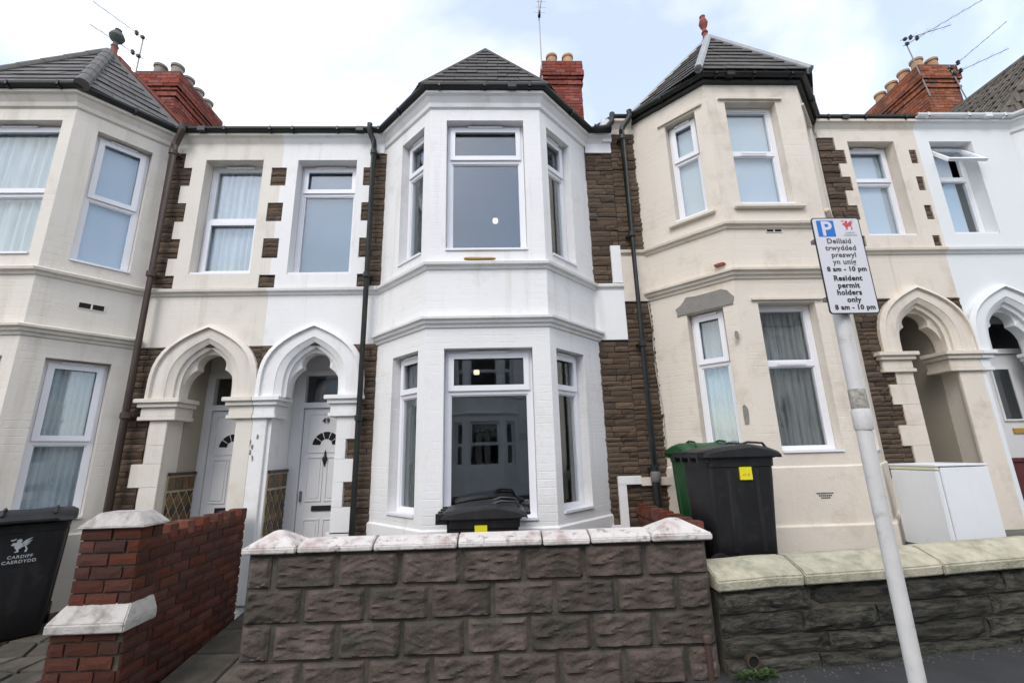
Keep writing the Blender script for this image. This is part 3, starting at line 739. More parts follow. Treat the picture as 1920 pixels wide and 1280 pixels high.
    for i in range(nb):
        y0 = apex.y + .12 + (yb - apex.y - .12) * i / nb; y1 = apex.y + .12 + (yb - apex.y - .12) * (i + 1) / nb - .012
        mb.tube([(apex.x, y0, apex.z - .04), (apex.x, y1, apex.z - .04)], .09, 8)
        if rs != 'tileroof': mb.box(WF, apex.x - .015, apex.x + .015, y0 + .03, y1 - .03, apex.z + .03, apex.z + .10)
    mb.build('ridge_tile', 'terracotta' if rs != 'tileroof' else rs, root)
    if 'finial' in P:
        k = P['finial']; mb = MB(); c = (apex.x, apex.y + .06, apex.z - .05)
        mb.lathe(c, [(.085, 0), (.075, .06), (.04, .10), (.035, .20), (.05, .22), (.035, .25), (.03, .30), (.065 * k[1], .34), (.085 * k[1], .40), (.06 * k[1], .47), (.035, .50), (.045, .53), (.0, .56)], 12)
        mb.build('finial', k[0], root, smooth=True)
        if k[0] == 'greyball': st2 = MB(); st2.lathe(c, [(.087, -.01), (.077, .06), (.044, .11), (.040, .24), (.030, .25)], 12); st2.build('finial_stem', 'terracotta', root, smooth=True)
    # ---- interior: floor, ceiling, back wall so the rooms are dark and closed
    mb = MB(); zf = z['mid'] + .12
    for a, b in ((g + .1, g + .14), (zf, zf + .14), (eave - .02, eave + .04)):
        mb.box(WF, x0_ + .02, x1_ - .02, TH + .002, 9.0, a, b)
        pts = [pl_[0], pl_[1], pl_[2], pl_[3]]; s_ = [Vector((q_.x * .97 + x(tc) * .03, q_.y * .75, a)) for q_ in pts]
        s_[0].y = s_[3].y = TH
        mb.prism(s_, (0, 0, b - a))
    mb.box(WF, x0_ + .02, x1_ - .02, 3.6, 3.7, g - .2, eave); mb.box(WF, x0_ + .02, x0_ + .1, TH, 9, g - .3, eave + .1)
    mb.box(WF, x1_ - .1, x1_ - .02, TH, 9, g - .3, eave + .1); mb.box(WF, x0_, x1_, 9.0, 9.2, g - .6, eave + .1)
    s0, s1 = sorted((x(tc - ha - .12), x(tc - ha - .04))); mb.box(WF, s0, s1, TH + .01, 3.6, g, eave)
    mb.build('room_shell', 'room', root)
    return root

def door(root, F0, c, dp, z0, z1, zf, pl, pr, kind, P):
    d = -dp; hw = .31 if kind != 'far' else .36; fm = MB()
    fm.box(F0, pl + .002, c - hw, d - .05, d + .03, z0, zf + .07); fm.box(F0, c + hw, pr - .002, d - .05, d + .03, z0, zf + .07)
    fm.box(F0, c - hw, c + hw, d - .05, d + .03, z1, z1 + .07); fm.box(F0, c - hw, c + hw, d - .05, d + .03, zf, zf + .07)
    fm.box(F0, pl + .002, pr - .002, d - .05, d + .01, zf + .07, zf + .5)
    fm.build('door_frame', 'door', root)
    g_ = MB(); g_.box(F0, c - hw, c + hw, d - .02, d - .012, z1 + .07, zf); fan = g_.build('fanlight', 'glass', root)
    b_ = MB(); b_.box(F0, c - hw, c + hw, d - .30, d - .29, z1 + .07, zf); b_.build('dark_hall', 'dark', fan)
    m = MB(); m.box(F0, c - hw + .006, c + hw - .006, d - .04, d, z0 + .01, z1 - .006); dr = m.build('door', 'door', root)
    H = z1 - z0
    if kind == 'far':
        m = MB(); m.box(F0, c - .21, c + .03, d + .005, d + .012, z0 + H * .58, z0 + H * .90); m.build('door_glass', 'glass', dr)
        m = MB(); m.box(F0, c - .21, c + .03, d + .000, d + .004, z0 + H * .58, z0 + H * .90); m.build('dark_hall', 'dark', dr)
        m = MB(); m.ring(F0, c - .235, c + .055, z0 + H * .57, z0 + H * .91, .025, d, d + .02); m.build('glazing_bead', 'door', dr)
        m = MB(); m.box(F0, c - .15, c + .15, d, d + .02, z0 + H * .495, z0 + H * .525); m.build('letter_box', 'ochre', dr)
        return
    m = MB()
    for a, b, e, f in ((-.22, -.02, .05, .34), (.02, .22, .05, .34), (-.22, -.02, .44, .70), (.02, .22, .44, .70)):
        m.ring(F0, c + a, c + b, z0 + H * e, z0 + H * f, .014, d, d + .010); m.box(F0, c + a + .035, c + b - .035, d, d + .008, z0 + H * e + .035, z0 + H * f - .035)
    m.ring(F0, c - .24, c + .24, z0 + H * .725, z0 + H * .965, .012, d, d + .008)
    m.build('door_panel', 'door', dr)
    # fan of small panes
    cz = z0 + H * .77; m = MB(); n = 5
    for k in range(n):
        a0 = math.pi * (k + .06) / n; a1 = math.pi * (k + .94) / n; pts = []
        for i in range(5): a = a0 + (a1 - a0) * i / 4; pts.append(F0.p(c + math.cos(a) * .175, d + .003, cz + math.sin(a) * .175 * .95))
        for i in range(5): a = a1 + (a0 - a1) * i / 4; pts.append(F0.p(c + math.cos(a) * .075, d + .003, cz + math.sin(a) * .075))
        k0 = F0.n * .003; m.prism(pts, (-k0.x, -k0.y, 0))
    m.build('fan_panes', 'dark', dr)
    m = MB(); m.box(F0, c - .125, c + .125, d, d + .012, z0 + H * .385, z0 + H * .415); m.build('letter_box', 'black', dr)
    if kind == 'fan':
        m = MB(); m.lathe(F0.p(c, d + .012, z0 + H * .735 - .16), [(.004, -.03), (.012, 0), (.022, .02), (.034, .05), (.03, .08), (.014, .10), (.012, .14), (.003, .17)], 10)
        m.build('door_knocker', 'black', dr, smooth=True)
        o = lettering('house_number', '49', .095, F0.p(c - .02, d + .013, z0 + H * .905), 'black', dr, 0, .0012)
    m = MB(); m.box(F0, c - .275, c - .255, d, d + .03, z0 + H * .44, z0 + H * .5); m.build('handle', 'metal', dr)

def dado(root, F0, t, side, sgn, dp, z0, z1):
    """glazed tile panel on the porch side wall: yellow lattice with brown diamond tiles"""
    xs = sgn * t; out_ = sgn * side; fr = FrX(xs, out_); y0, y1 = (.03 if side > 0 else .10), dp - .04
    b = MB(); b.box(fr, y0, y1, .0, .010, z0, z1 - .03); pn = b.build('dado_panel', 'tile_y', root)
    b = MB(); b.box(fr, y0 - .005, y1, .0, .03, z1 - .035, z1); b.build('dado_rail', 'tile_d', root)
    b = MB()
    k = (y1 - y0) / 4
    for i in range(4): 
        b2 = MB(); b2.box(fr, y0 + i * k + .004, y0 + (i + 1) * k - .004, .008, .018, z1 - .20, z1 - .055); b2.build('border_tile', 'tile_b', pn)
    zt = z1 - .225; w = .135; h = .20; j = 0; zc = zt
    tri_rect = (y0 + .006, y1 - .006, z0, zt)
    while zc > z0 - h:
        i = 0; yc = y0 + (w / 2 if j % 2 else 0)
        while yc < y1 + w:
            s = .405
            pts = [(yc - w * s, zc), (yc, zc - h * s), (yc + w * s, zc), (yc, zc + h * s)]
            for (ax, val, ge) in ((0, tri_rect[0], 1), (0, tri_rect[1], 0), (1, tri_rect[2], 1), (1, tri_rect[3], 0)):
                res = []
                for q in range(len(pts)):
                    p_, r_ = pts[q], pts[(q + 1) % len(pts)]; ip = (p_[ax] >= val) == bool(ge); ir = (r_[ax] >= val) == bool(ge)
                    if ip: res.append(p_)
                    if ip != ir:
                        u_ = (val - p_[ax]) / (r_[ax] - p_[ax]); res.append((p_[0] + u_ * (r_[0] - p_[0]), p_[1] + u_ * (r_[1] - p_[1])))
                pts = res
                if len(pts) < 3: break
            if len(pts) >= 3:
                m = MB(); m.prism([fr.p(a, .017, b_) for a, b_ in pts], tuple(-fr.n * .01) + (0,)); m.build('diamond_tile', 'tile_b' if j % 2 else 'tile_d', pn)
            yc += w
        zc -= h / 2; j += 1

# ------------------------------------------------------------------ ground and street
def gz(x, y=0): return -.02 + .057 * x
def sheet(name, x0, x1, y0, y1, zf, m, nx=8, ny=2, thick=0.0):
    mb = MB(); k = 0
    for j in range(ny + 1):
        for i in range(nx + 1):
            X = x0 + (x1 - x0) * i / nx; Y = y0 + (y1 - y0) * j / ny; mb.v.append(Vector((X, Y, zf(X, Y))))
    for j in range(ny):
        for i in range(nx): a = j * (nx + 1) + i; mb.f.append((a, a + 1, a + nx + 2, a + nx + 1))
    if thick:
        k = len(mb.v); mb.box(WF, x0, x1, y0 - .001, y0, 0, 0) if False else None
    o = mb.build(name, m); o['kind'] = 'structure'; return o
sheet('ground', -150, 150, -150, 150, lambda x, y: max(-6, min(6, gz(x))) - .35, 'conc', 60, 2)
sheet('pavement', -60, 60, -.9, 3.75, lambda x, y: gz(x), 'asphalt', 40, 2)
sheet('road', -60, 60, -5.6, -1.03, lambda x, y: gz(x) - .12, 'asphalt', 40, 2)
sheet('opposite_pavement', -60, 60, -8.6, -5.73, lambda x, y: gz(x), 'asphalt', 40, 2)
for nm, ya, yb in (('kerb', -1.03, -.9), ('opposite_kerb', -5.73, -5.6)):
    mb = MB(); mb.sections([[(x_, ya, gz(x_) - .3), (x_, yb, gz(x_) - .3), (x_, yb, gz(x_) + .005), (x_, ya, gz(x_) + .005)] for x_ in (-60, 60)])
    mb.build(nm, 'conc')['kind'] = 'structure'
def slabfloor(name, x0, x1, y0, y1, z0, z1, m):
    mb = MB(); mb.add([(x0, y0, z0), (x1, y0, z0), (x1, y1, z1), (x0, y1, z1), (x0, y0, -.8), (x1, y0, -.8), (x1, y1, -.8), (x0, y1, -.8)],
                      [(0, 1, 2, 3), (0, 4, 5, 1), (1, 5, 6, 2), (3, 2, 6, 7), (0, 3, 7, 4)])
    o = mb.build(name, m); o['kind'] = 'structure'; return o
slabfloor('front_garden', -1.78, 1.60, 3.6, 5.5, .10, .13, 'conc')
slabfloor('raised_front_garden', 1.62, 10.6, 3.66, 5.5, .56, .60, 'conc')
slabfloor('path_bed', -2.66, -1.78, 3.58, 5.7, -.13, .13, 'bmortar')
lg = slabfloor('side_front_garden', -7.4, -3.0, 3.3, 5.5, .02, .19, 'bmortar')
# paving pieces
def quad_slab(name, c, m, parent=None):
    """c = four (x,y,z) corners; thin slab with slightly rounded edge"""
    mb = MB(); cen = sum((Vector(p) for p in c), Vector()) / 4
    top = [Vector(p) for p in c]; ins = [p.lerp(cen, .04) + Vector((0, 0, .0)) for p in top]
    low = [p - Vector((0, 0, .012)) for p in top]; n = 4
    mb.add(ins + low + [p - Vector((0, 0, .05)) for p in low], [(0, 1, 2, 3)] + [(i, i + 4, (i + 1) % 4 + 4, (i + 1) % 4) for i in range(4)] + [(i + 4, i + 8, (i + 1) % 4 + 8, (i + 1) % 4 + 4) for i in range(4)])
    return mb.build(name, m, parent)
path = bpy.data.objects['path_bed']
zpath = lambda y: -.13 + (y - 3.58) / 2.12 * .26 + .028
for j in range(5):
    for i in range(2):
        xa, xb = -2.63 + i * .43, -2.63 + i * .43 + .41; ya, yb = 3.60 + j * .42, 3.60 + j * .42 + .40
        t_ = random.uniform(-.006, .008)
        quad_slab('paving_slab', [(xa, ya, zpath(ya) + t_), (xb, ya, zpath(ya) - t_), (xb, yb, zpath(yb)), (xa, yb, zpath(yb) + t_)], 'slab', path)
zlg = lambda y: .02 + (y - 3.3) / 2.2 * .17 + .03
gx_, gy_ = 9, 6; P_ = {}
for j in range(gy_ + 1):
    for i in range(gx_ + 1):
        P_[i, j] = (-5.6 + i * .285 + random.uniform(-.07, .07), 3.32 + j * .22 + random.uniform(-.05, .05))
for j in range(gy_):
    for i in range(gx_):
        c = [P_[i, j], P_[i + 1, j], P_[i + 1, j + 1], P_[i, j + 1]]; cx = sum(p[0] for p in c) / 4; cy = sum(p[1] for p in c) / 4
        quad_slab('paving_stone', [(cx + (p[0] - cx) * .90, cy + (p[1] - cy) * .88, zlg(p[1]) + random.uniform(-.006, .01)) for p in c], 'slab', lg)

# ------------------------------------------------------------------ the houses
AX1, AX2 = -2.85, 6.13
zL = dict(ground=.12, spring=2.32, capbot=2.07, band=2.95, string=3.69, mid=3.035, eave=5.905, doortop=2.235, fantop=2.66, dado=1.48, plinth=[(.90, .02)])
zR = dict(ground=.58, spring=2.715, capbot=2.46, band=3.45, string=4.16, mid=3.555, eave=6.145, doortop=2.70, fantop=3.05, dado=1.9, plinth=[(1.40, .018), (.84, .05)])
up = 3.85
def stackrects(full, teeth): return full + teeth
# heights of the toothed dressings
tz = [(5.145, 5.42), (4.62, 4.89), (4.10, 4.375), (3.70, 3.87)]
jz = [(1.81, 2.07, 1), (1.585, 1.81, 0), (1.33, 1.585, 1), (1.06, 1.33, 0), (.78, 1.06, 1)]
# centre white house: t = X - AX1
cent = dict(paint='white', brick='white_brick', porchpaint='white', z=zL, W=4.51, tc=2.768, hf=.665, ha=1.385, arch_c=.63, roof='dslate', apex=(.03, 7.46), hip='none', expo=.16,
    uwin=(.21, 1.00, 3.875, 5.535), uwin_s=(5.105, ('top',), ('bluegrey',), False), group=None,
    stone_up=[(1.235, 1.40, 3.705, 5.64)] + [(1.095, 1.26, a, b) for a, b in tz] + [(-.12, .07, a, b) for a, b in tz],
    stone_low=[(1.10, 1.40, .76, 2.945), (0, 1.40, 2.12, 2.945)],
    stone_far=[(4.12, 4.51, 3.70, 5.64), (4.10, 4.51, .70, 2.945)],
    jamb=[(.97, 1.19 if k else 1.09, a, b) for a, b, k in jz] + [(.0, .16, .1, 2.07), (.93, 1.22, .60, .80)],
    caps=[(-.001, .235, 'L'), (.90, 1.20, 'N')], porch=(.205, 1.11, .53), door_c=.66, dado=1,
    far_band=[(4.10, 4.51, 2.945, 3.60, .034), (4.10, 4.51, 5.64, 5.80, .034), (4.38, 4.51, 3.70, 4.22, .05)],
    wA=[(.42, .91, 3.83, 5.545, 5.05, ('top',), None), (.39, .90, 1.0, 2.705, 2.26, ('top',), ('drape', (.0, .35)))],
    wB=[(.195, 1.130, 3.83, 5.56, 5.06, ('top',), None), (.195, 1.140, .96, 2.70, 2.245, ('top',), None)],
    wC=[(.42, .91, 3.81, 5.545, 5.05, ('top',), ('drape', (.45, 1))), (.39, .93, 1.0, 2.705, 2.26, ('top',), ('drape', (.55, 1)))])
left = dict(cent); left.update(paint='cream', brick='cream_brick', porchpaint='plaster_porch', roof='slate', hip='slate', apex=(.15, 7.50), expo=.20, finial=('greyball', 1.15), W=4.51,
    tc=2.80, hf=.70, ha=1.33, uwin=(.25, 1.01, 3.89, 5.54), uwin_s=(4.71, ('bottom', ), ('net',), False), door_c=.55, porch=(.20, .96, .60), door='plain', dado=-1,
    stone_up=[(1.29, 1.46, 3.705, 5.64)] + [(1.18, 1.30, a, b) for a, b in tz] + [(-.12, .13, a, b) for a, b in tz],
    stone_low=[(1.20, 1.46, .20, 2.945), (0, 1.46, 2.10, 2.945)], stone_far=[],
    jamb=[(.97, 1.30 if k else 1.17, a, b) for a, b, k in ((1.79, 2.07, 0), (1.585, 1.79, 0), (1.33, 1.585, 1), (1.06, 1.33, 0), (.6, 1.06, 0))] + [(.0, .19, .1, 2.07)],
    caps=[(-.001, .27, 'L'), (.90, 1.27, 'N')], far_band=[],
    wA=[(.22, .76, 3.84, 5.545, 4.69, ('top', 'x'), ('blind',)), (.22, .76, 1.04, 2.72, 1.84, ('top', 'x'), ('net',))],
    wB=[(.13, 1.27, 3.84, 5.56, 4.64, ('top',), ('net',)), (.13, 1.27, 1.04, 2.71, 1.84, ('top',), ('net',))],
    wC=[(.22, .76, 3.84, 5.545, 4.69, ('top',), ('blind',)), (.22, .76, 1.04, 2.72, 1.84, ('top',), ('net',))])
tzR = [(5.46, 5.685), (5.03, 5.25), (4.58, 4.80), (4.18, 4.34)]
jR = [(2.31, 2.46, 1), (2.06, 2.31, 0), (1.81, 2.06, 1), (1.565, 1.81, 0), (1.2, 1.565, 1)]
right = dict(paint='cream2', brick='cream2_brick', baypaint='cream2_brick', porchpaint='plaster_porch', z=zR, W=4.47, tc=2.815, hf=.61, ha=1.34, arch_c=.60, roof='dslate', hip='lead', apex=(-.02, 7.66), expo=.17,
    sills=[('B', .23, 1.08, 4.375), ('C', .40, .97, 4.36), ('A', .40, .97, 4.36)], hoods=[('B', .25, 1.07, 5.865), ('C', .40, .99, 5.825), ('A', .40, .99, 5.825), ('B', .24, 1.06, 3.19)],
    finial=('terracotta', .8), uwin=(.34, 1.03, 4.345, 5.825), uwin_s=(5.24, ('top',), ('blind',), False), cornice='flat', group=None,
    stone_up=[(1.22, 1.46, 4.18, 5.89)] + [(1.10, 1.24, a, b) for a, b in tzR] + [(.045, .15, a, b) for a, b in tzR],
    stone_low=[(1.10, 1.50, 1.2, 3.445), (0, 1.5, 2.5, 3.445)],
    stone_far=[(4.08, 4.47, 4.17, 5.94), (4.08, 4.47, .60, 3.45)],
    jamb=[(.90, 1.13 if k else 1.24, a, b) for a, b, k in jR] + [(.9, 1.26, .5, 1.2), (.0, .30, .5, 2.46)],
    caps=[(-.001, .40, 'L'), (.90, 1.27, 'N')], porch=(.27, 1.05, 1.2), door_c=.66, door='plain',
    far_band=[(4.08, 4.47, 3.45, 4.07, .034), (4.08, 4.47, 5.94, 6.02, .034), (4.08, 4.47, 1.20, 1.29, .06)],
    wC=[(.49, .89, 4.37, 5.80, 5.24, ('top',), ('blind',)), (.47, .89, 1.53, 3.16, 2.54, ('top',), ('net',))],
    wB=[(.33, .985, 4.385, 5.84, 5.16, ('vlow',), ('blind',)), (.33, .985, 1.53, 3.165, 2.485, ('vlow',), ('thinnet',))],
    wA=[(.49, .89, 4.37, 5.80, 5.24, ('top',), ('blind',)), (.47, .89, 1.53, 3.16, 2.54, ('top',), ('net',))])
far = dict(right); far.update(paint='cool_white', brick='cool_white', baypaint='cool_white', porchpaint='cool_white', roof='tileroof', apex=(-.02, 7.80), hip='slate', expo=.30, cornice='full', gutter='cool_white', door='far',
    uwin=(.19, .83, 4.36, 5.825), uwin_s=(5.30, ('x',), ('blind', (.0, .75)), True), stone_up=[(1.43, 1.44, 4.2, 4.3)], stone_low=[], stone_far=[], far_band=[], tc=2.82,
    jamb=[(.95, 1.26, .5, 2.46), (.0, .065, .5, 2.46)], porch=(.07, 1.35, .42), door_c=.86, caps=[(-.001, .12, 'L'), (.95, 1.27, 'N')], z=dict(zR, doortop=2.76, fantop=3.20))
far.pop('finial')
far.pop('dado', None)

ROWS = 'terraced houses across the street'
hA = house((AX1, 5.4, 0), 0, -1, 'cream painted terraced house at the left edge, white plastic door behind its pointed arch', left)
hB = house((AX1, 5.4, 0), 0, 1, 'bright white terraced house in the middle with number 49 on its door', cent)
hC = house((AX2, 5.4, 0), 0, -1, 'warm cream terraced house behind the parking sign with a patched grey window head', right)
hD = house((AX2, 5.4, 0), 0, 1, 'cool white terraced house at the right edge with an open top window light', far)
chimney(hA, -7.36 - AX1, 3.0, 9.98, m='cbrick', pots='greypot')
chimney(hB, 1.63 - AX1, 3.0, 10.32, m='cbrick', pots='pot')
chimney(hD, 10.6 - AX2, 3.0, 10.28, m='cbrick2', pots='pot')

def part(mb, name, m, root, bevel=0, smooth=False):
    """mesh given in street coordinates, parented to a house"""
    o = mb.build(name, m, root, bevel, smooth); o.location = -Vector(root.location); return o
# extra local details on the house fronts
def bracket_line(): pass
# downpipes
def downpipe(root, X, ztop, zbot, m, Y=5.27, neck=0.12, r=.034, clips=3):
    p = MB(); p.tube([(X + neck, 5.22, ztop + .06), (X + neck, 5.22, ztop - .03), (X + neck * .7, 5.24, ztop - .10), (X + neck * .2, Y, ztop - .17), (X, Y, ztop - .24), (X, Y, zbot)], r, 12)
    o = part(p, 'downpipe', m, root, smooth=True)
    for i in range(clips):
        z = ztop - .35 - (ztop - zbot - .5) * i / max(1, clips - 1)
        c = MB(); c.lathe((X, Y, z), [(r + .002, -.035), (r + .009, -.03), (r + .009, .03), (r + .002, .035)], 12); c.box(WF, X - .055, X + .055, Y + .02, 5.365, z - .012, z + .012)
        q = c.build('pipe_bracket', m, o)
    return o
downpipe(hA, -4.235, 5.93, .25, 'brownpipe', neck=.10, r=.042, clips=4)
downpipe(hB, -1.60, 5.93, .12, 'gutter', neck=-.06, r=.036, clips=4)
downpipe(hC, 1.80, 6.15, 1.24, 'gutter', Y=5.26, neck=.12, r=.038, clips=4)
p = MB(); p.lathe((1.80, 5.26, 1.24), [(.045, 0), (.058, .02), (.058, .10), (.045, .12)], 12); part(p, 'gully_cap', 'dustbin_grey', hC, smooth=True)
p = MB(); p.tube([(1.80, 5.27, 1.26), (1.80, 5.27, .5)], .05, 12); part(p, 'soil_pipe', 'gutter', hC, smooth=True)
# step-down bracket where the two eaves meet
p = MB(); p.tube([(1.40, 5.2, 5.93), (1.48, 5.2, 5.90), (1.58, 5.21, 5.93), (1.66, 5.22, 6.02), (1.68, 5.23, 6.17)], .038, 8); part(p, 'gutter_joint', 'gutter', hB, smooth=True)
p = MB(); p.box(WF, 1.55, 1.67, 5.33, 5.50, 5.80, 6.16); part(p, 'party_corbel', 'white', hB)
# thin cable down the stonework
p = MB(); pts = [(1.955 + .012 * math.sin(i * .9) + i * .004, 5.355, 3.42 - i * .157) for i in range(13)] + [(2.02, 5.34, 1.50), (2.05, 5.345, 1.53)]; p.tube(pts, .0065, 6); part(p, 'loose_cable', 'white_cable', hC, smooth=True)
p = MB(); p.tube([(1.29, 5.36, 5.93), (1.285, 5.355, 5.6), (1.28, 5.36, 5.2)], .006, 6); part(p, 'loose_cable', 'black', hB)
# air bricks
FAl = Fr((-4.32, 5.4), (-.63, -.75))
for root, fr, t, zc, w, h, m in ((hA, FAl, .49, 3.35, .22, .065, 'dark'), (hC, Fr((2.705, 4.65), (1, 0)), .57, 4.045, .18, .035, 'dark')):
    b = MB(); b.box(fr, t - w / 2, t + w / 2, .001, .004, zc - h / 2, zc + h / 2)
    o = part(b, 'air_brick', m, root)
    g = MB(); g.ring(fr, t - w / 2 - .006, t + w / 2 + .006, zc - h / 2 - .006, zc + h / 2 + .006, .008, .0, .008); g.box(fr, t - .008, t + .008, 0, .008, zc - h / 2, zc + h / 2); g.build('grille', 'cream' if root is hA else 'cream2', o)
fr = Fr((2.705, 4.65), (1, 0)); b = MB()
for i in range(9):
    for j in range(3):
        if abs(i - 4) + j * 1.6 <= 5.2: b.box(fr, .50 + i * .020, .512 + i * .020, .019, .0225, 1.125 - j * .022, 1.137 - j * .022)
part(b, 'air_brick', 'dark', hC)
# bare cement patch over the side window, chipped brick, render scars
FCr = Fr((1.975, 5.4), (.73, -.75)); random.seed(3)
def patch(fr, c, rx_, rz_, m, root, name, n=18, th=.010, jag=.18, cut=None):
    pts = []
    for i in range(n):
        a = 6.28318 * i / n; k = 1 + random.uniform(-jag, jag); zz_ = c[1] + math.sin(a) * rz_ * k
        if cut is not None: zz_ = max(zz_, cut)
        pts.append(fr.p(c[0] + math.copysign(abs(math.cos(a)) ** .6, math.cos(a)) * rx_ * k, th, zz_))
    b = MB(); b.prism(pts, tuple(-fr.n * th * .9) + (0,)); return part(b, name, m, root)
patch(FCr, (.70, 3.20), .33, .18, 'cement', hC, 'cement_patch', 22, .014, .10, cut=3.165)
patch(FCr, (.93, 3.655), .060, .016, 'terracotta', hC, 'exposed_brick', 10, .045, .1)
patch(FCr, (.965, 1.93), .030, .10, 'cement', hC, 'cement_patch', 12, .006, .15)
patch(Fr((2.705, 4.65), (1, 0)), (-.06, 2.80), .022, .045, 'cement', hC, 'cement_patch', 9, .005, .3)
patch(Fr((AX1 + 2.103, 4.65), (1, 0)), (.58, 3.715), .13, .010, 'ochre', hB, 'flaked_paint', 10, .055, .4)
for i in range(5): patch(Fr((AX1, 5.4), (1, 0)), (.03 + random.uniform(-.03, .05), 1.62 + i * .06), .012, .03, 'cement', hB, 'flaked_paint', 7, .037, .4)
# white stepped paint line at the foot of the stone strip (inverted L)
b = MB(); b.box(WF, 1.385, 1.48, 5.340, 5.395, .30, 1.215); b.box(WF, 1.385, 1.66, 5.338, 5.393, 1.215, 1.31); part(b, 'plinth_band', 'white', hB, bevel=.004)
b = MB(); b.box(WF, 1.16, 1.40, 5.335, 5.397, .10, .78); part(b, 'plinth_band', 'white', hB)
b = MB(); b.box(WF, 6.20, 6.92, 5.42, 5.62, .5, 1.34); part(b, 'red_plinth', 'redpaint', hD, bevel=.006)
b = MB(); b.box(WF, 6.17, 6.95, 5.40, 5.64, 1.34, 1.385); part(b, 'red_plinth_cap', 'redpaint', hD, bevel=.008)

# ------------------------------------------------------------------ opposite terrace (reflected in the windows)
opp = dict(left); 
for i, (nm, pa) in enumerate((('b', 'cream2'), ('c', 'cream'), ('b', 'cream2'), ('w', 'white'), ('c', 'cream'), ('w', 'white'))):
    ax = -6.72 + (i // 2) * 9.02; sg = 1 if i % 2 else -1; zg = gz(ax)
    d = dict(opp); d.update(full=False, paint=pa, brick=pa + '_brick', porchpaint=pa, roof='slate', group=ROWS)
    d.pop('finial', None)
    h = house((ax, -8.45, zg), math.pi, sg, 'bay fronted terraced house across the street seen only in the window reflections', d)
    h['label'] = ('%s bay fronted house across the street, %s' % (('buff', 'cream', 'buff', 'white', 'cream', 'white')[i], ('far left of the reflected row', 'second from the left of the reflected row', 'third from the left of the reflected row', 'reflected in the lower bay window of number 49', 'second from the right of the reflected row', 'far right of the reflected row')[i]))

# ------------------------------------------------------------------ rock faced block wall in front of the white house
wc = empty('garden_wall', (0, 3.5, 0), 'purple brown garden wall of rock faced concrete blocks with white coping, in front of the white house', 'wall')
def block_unit(name, seed, w, h, d=.20):
    """pitched face with drafted margins; x -w/2..w/2, z 0..h, front at y=-d"""
    nx, nz = 30, 16; vs = []; fs = []
    for j in range(nz + 1):
        for i in range(nx + 1):
            u, v = i / nx, j / nz; x = -w / 2 + w * u; z = h * v
            m_ = min(1, max(0, (u * w - .010) / .016), max(0, ((1 - u) * w - .010) / .016))
            mv = min(1, (v * h) / .012, ((1 - v) * h) / .016); e = max(0, min(m_, mv))
            sk = x * 4.2 + .25 * math.sin(z * 22 + seed)
            q = Vector((sk * .8 + seed * 3.1, z * 17 + x * 4 * math.sin(x * 8 + seed), seed)); r = 1 - abs(noise.noise(q)) * 3.0
            r2 = 1 - abs(noise.noise(Vector((x * 6 + 4, z * 32 - x * 8, seed + 5)))) * 3
            y = -d - e * (.010 + .011 * max(-.3, r) + .007 * max(-.4, r2))
            if i in (0, nx) or j in (0, nz): y = -d + .006
            vs.append((x, y, z))
    for j in range(nz):
        for i in range(nx): a = j * (nx + 1) + i; fs.append((a, a + 1, a + nx + 2, a + nx + 1))
    loop = [i for i in range(nx + 1)] + [j * (nx + 1) + nx for j in range(1, nz + 1)] + [nz * (nx + 1) + i for i in range(nx - 1, -1, -1)] + [j * (nx + 1) for j in range(nz - 1, 0, -1)]
    k = len(vs)
    for i in loop: vs.append((vs[i][0], 0, vs[i][2]))
    for a in range(len(loop)): fs.append((loop[a], k + a, k + (a + 1) % len(loop), loop[(a + 1) % len(loop)]))
    fs.append(tuple(range(k, k + len(loop))))
    mb = MB(); mb.add(vs, fs); me = mb.mesh(name); me.materials.append(M['block'])
    me.polygons.foreach_set('use_smooth', [True] * len(me.polygons)); me.set_sharp_from_angle(angle=R(50)); return me
BW, BH = .4425, .2275
Ufull = [block_unit('block_unit', s_, .410, .208) for s_ in (1.3, 4.7, 8.2, 2.9, 6.1)]
rows = [(0.715, -1.594), (.4925, -1.375), (.2675, -1.565), (.0425, -1.355), (-.18, -1.56)]
XL, XR = -1.785, 1.525
for k, (zb, first) in enumerate(rows):
    js = [XL]; j = first
    while j < XR - .12: js.append(j); j += BW - .001
    js.append(XR); 
    for a, b in zip(js, js[1:]):
        wdt = b - a - .032
        if abs(wdt - .4095) < .012: me = random.choice(Ufull)
        else: me = block_unit('block_unit_cut', 1.3 + len(js) * .1 + a, wdt, .208)
        o = new_obj('block', me, None, wc); o.location = ((a + b) / 2, .20 + random.uniform(-.003, .003), zb + .009)
b = MB(); b.box(WF, XL + .012, XR - .012, .008, .21, -.4, .955); b.build('mortar_bed', 'blockmortar', wc)
xs = [-1.56, -1.44, -.82, -.28, .30, .63, 1.13]
for a, e in ((-1.43, -.90), (-.895, -.30), (-.295, .31), (.315, .66), (.665, 1.105)):
    c = MB(); h_ = random.uniform(-.004, .004)
    c.sections([[(x_, -.045, .955 + h_), (x_, -.045, .988 + h_), (x_, -.025, 1.008 + h_), (x_, .08, 1.035 + h_), (x_, .19, 1.02 + h_), (x_, .235, .99 + h_), (x_, .235, .955 + h_)] for x_ in (a + .004, (a + e) / 2, e - .004)])
    c.build('coping_stone', 'wcoping', wc, bevel=.006)
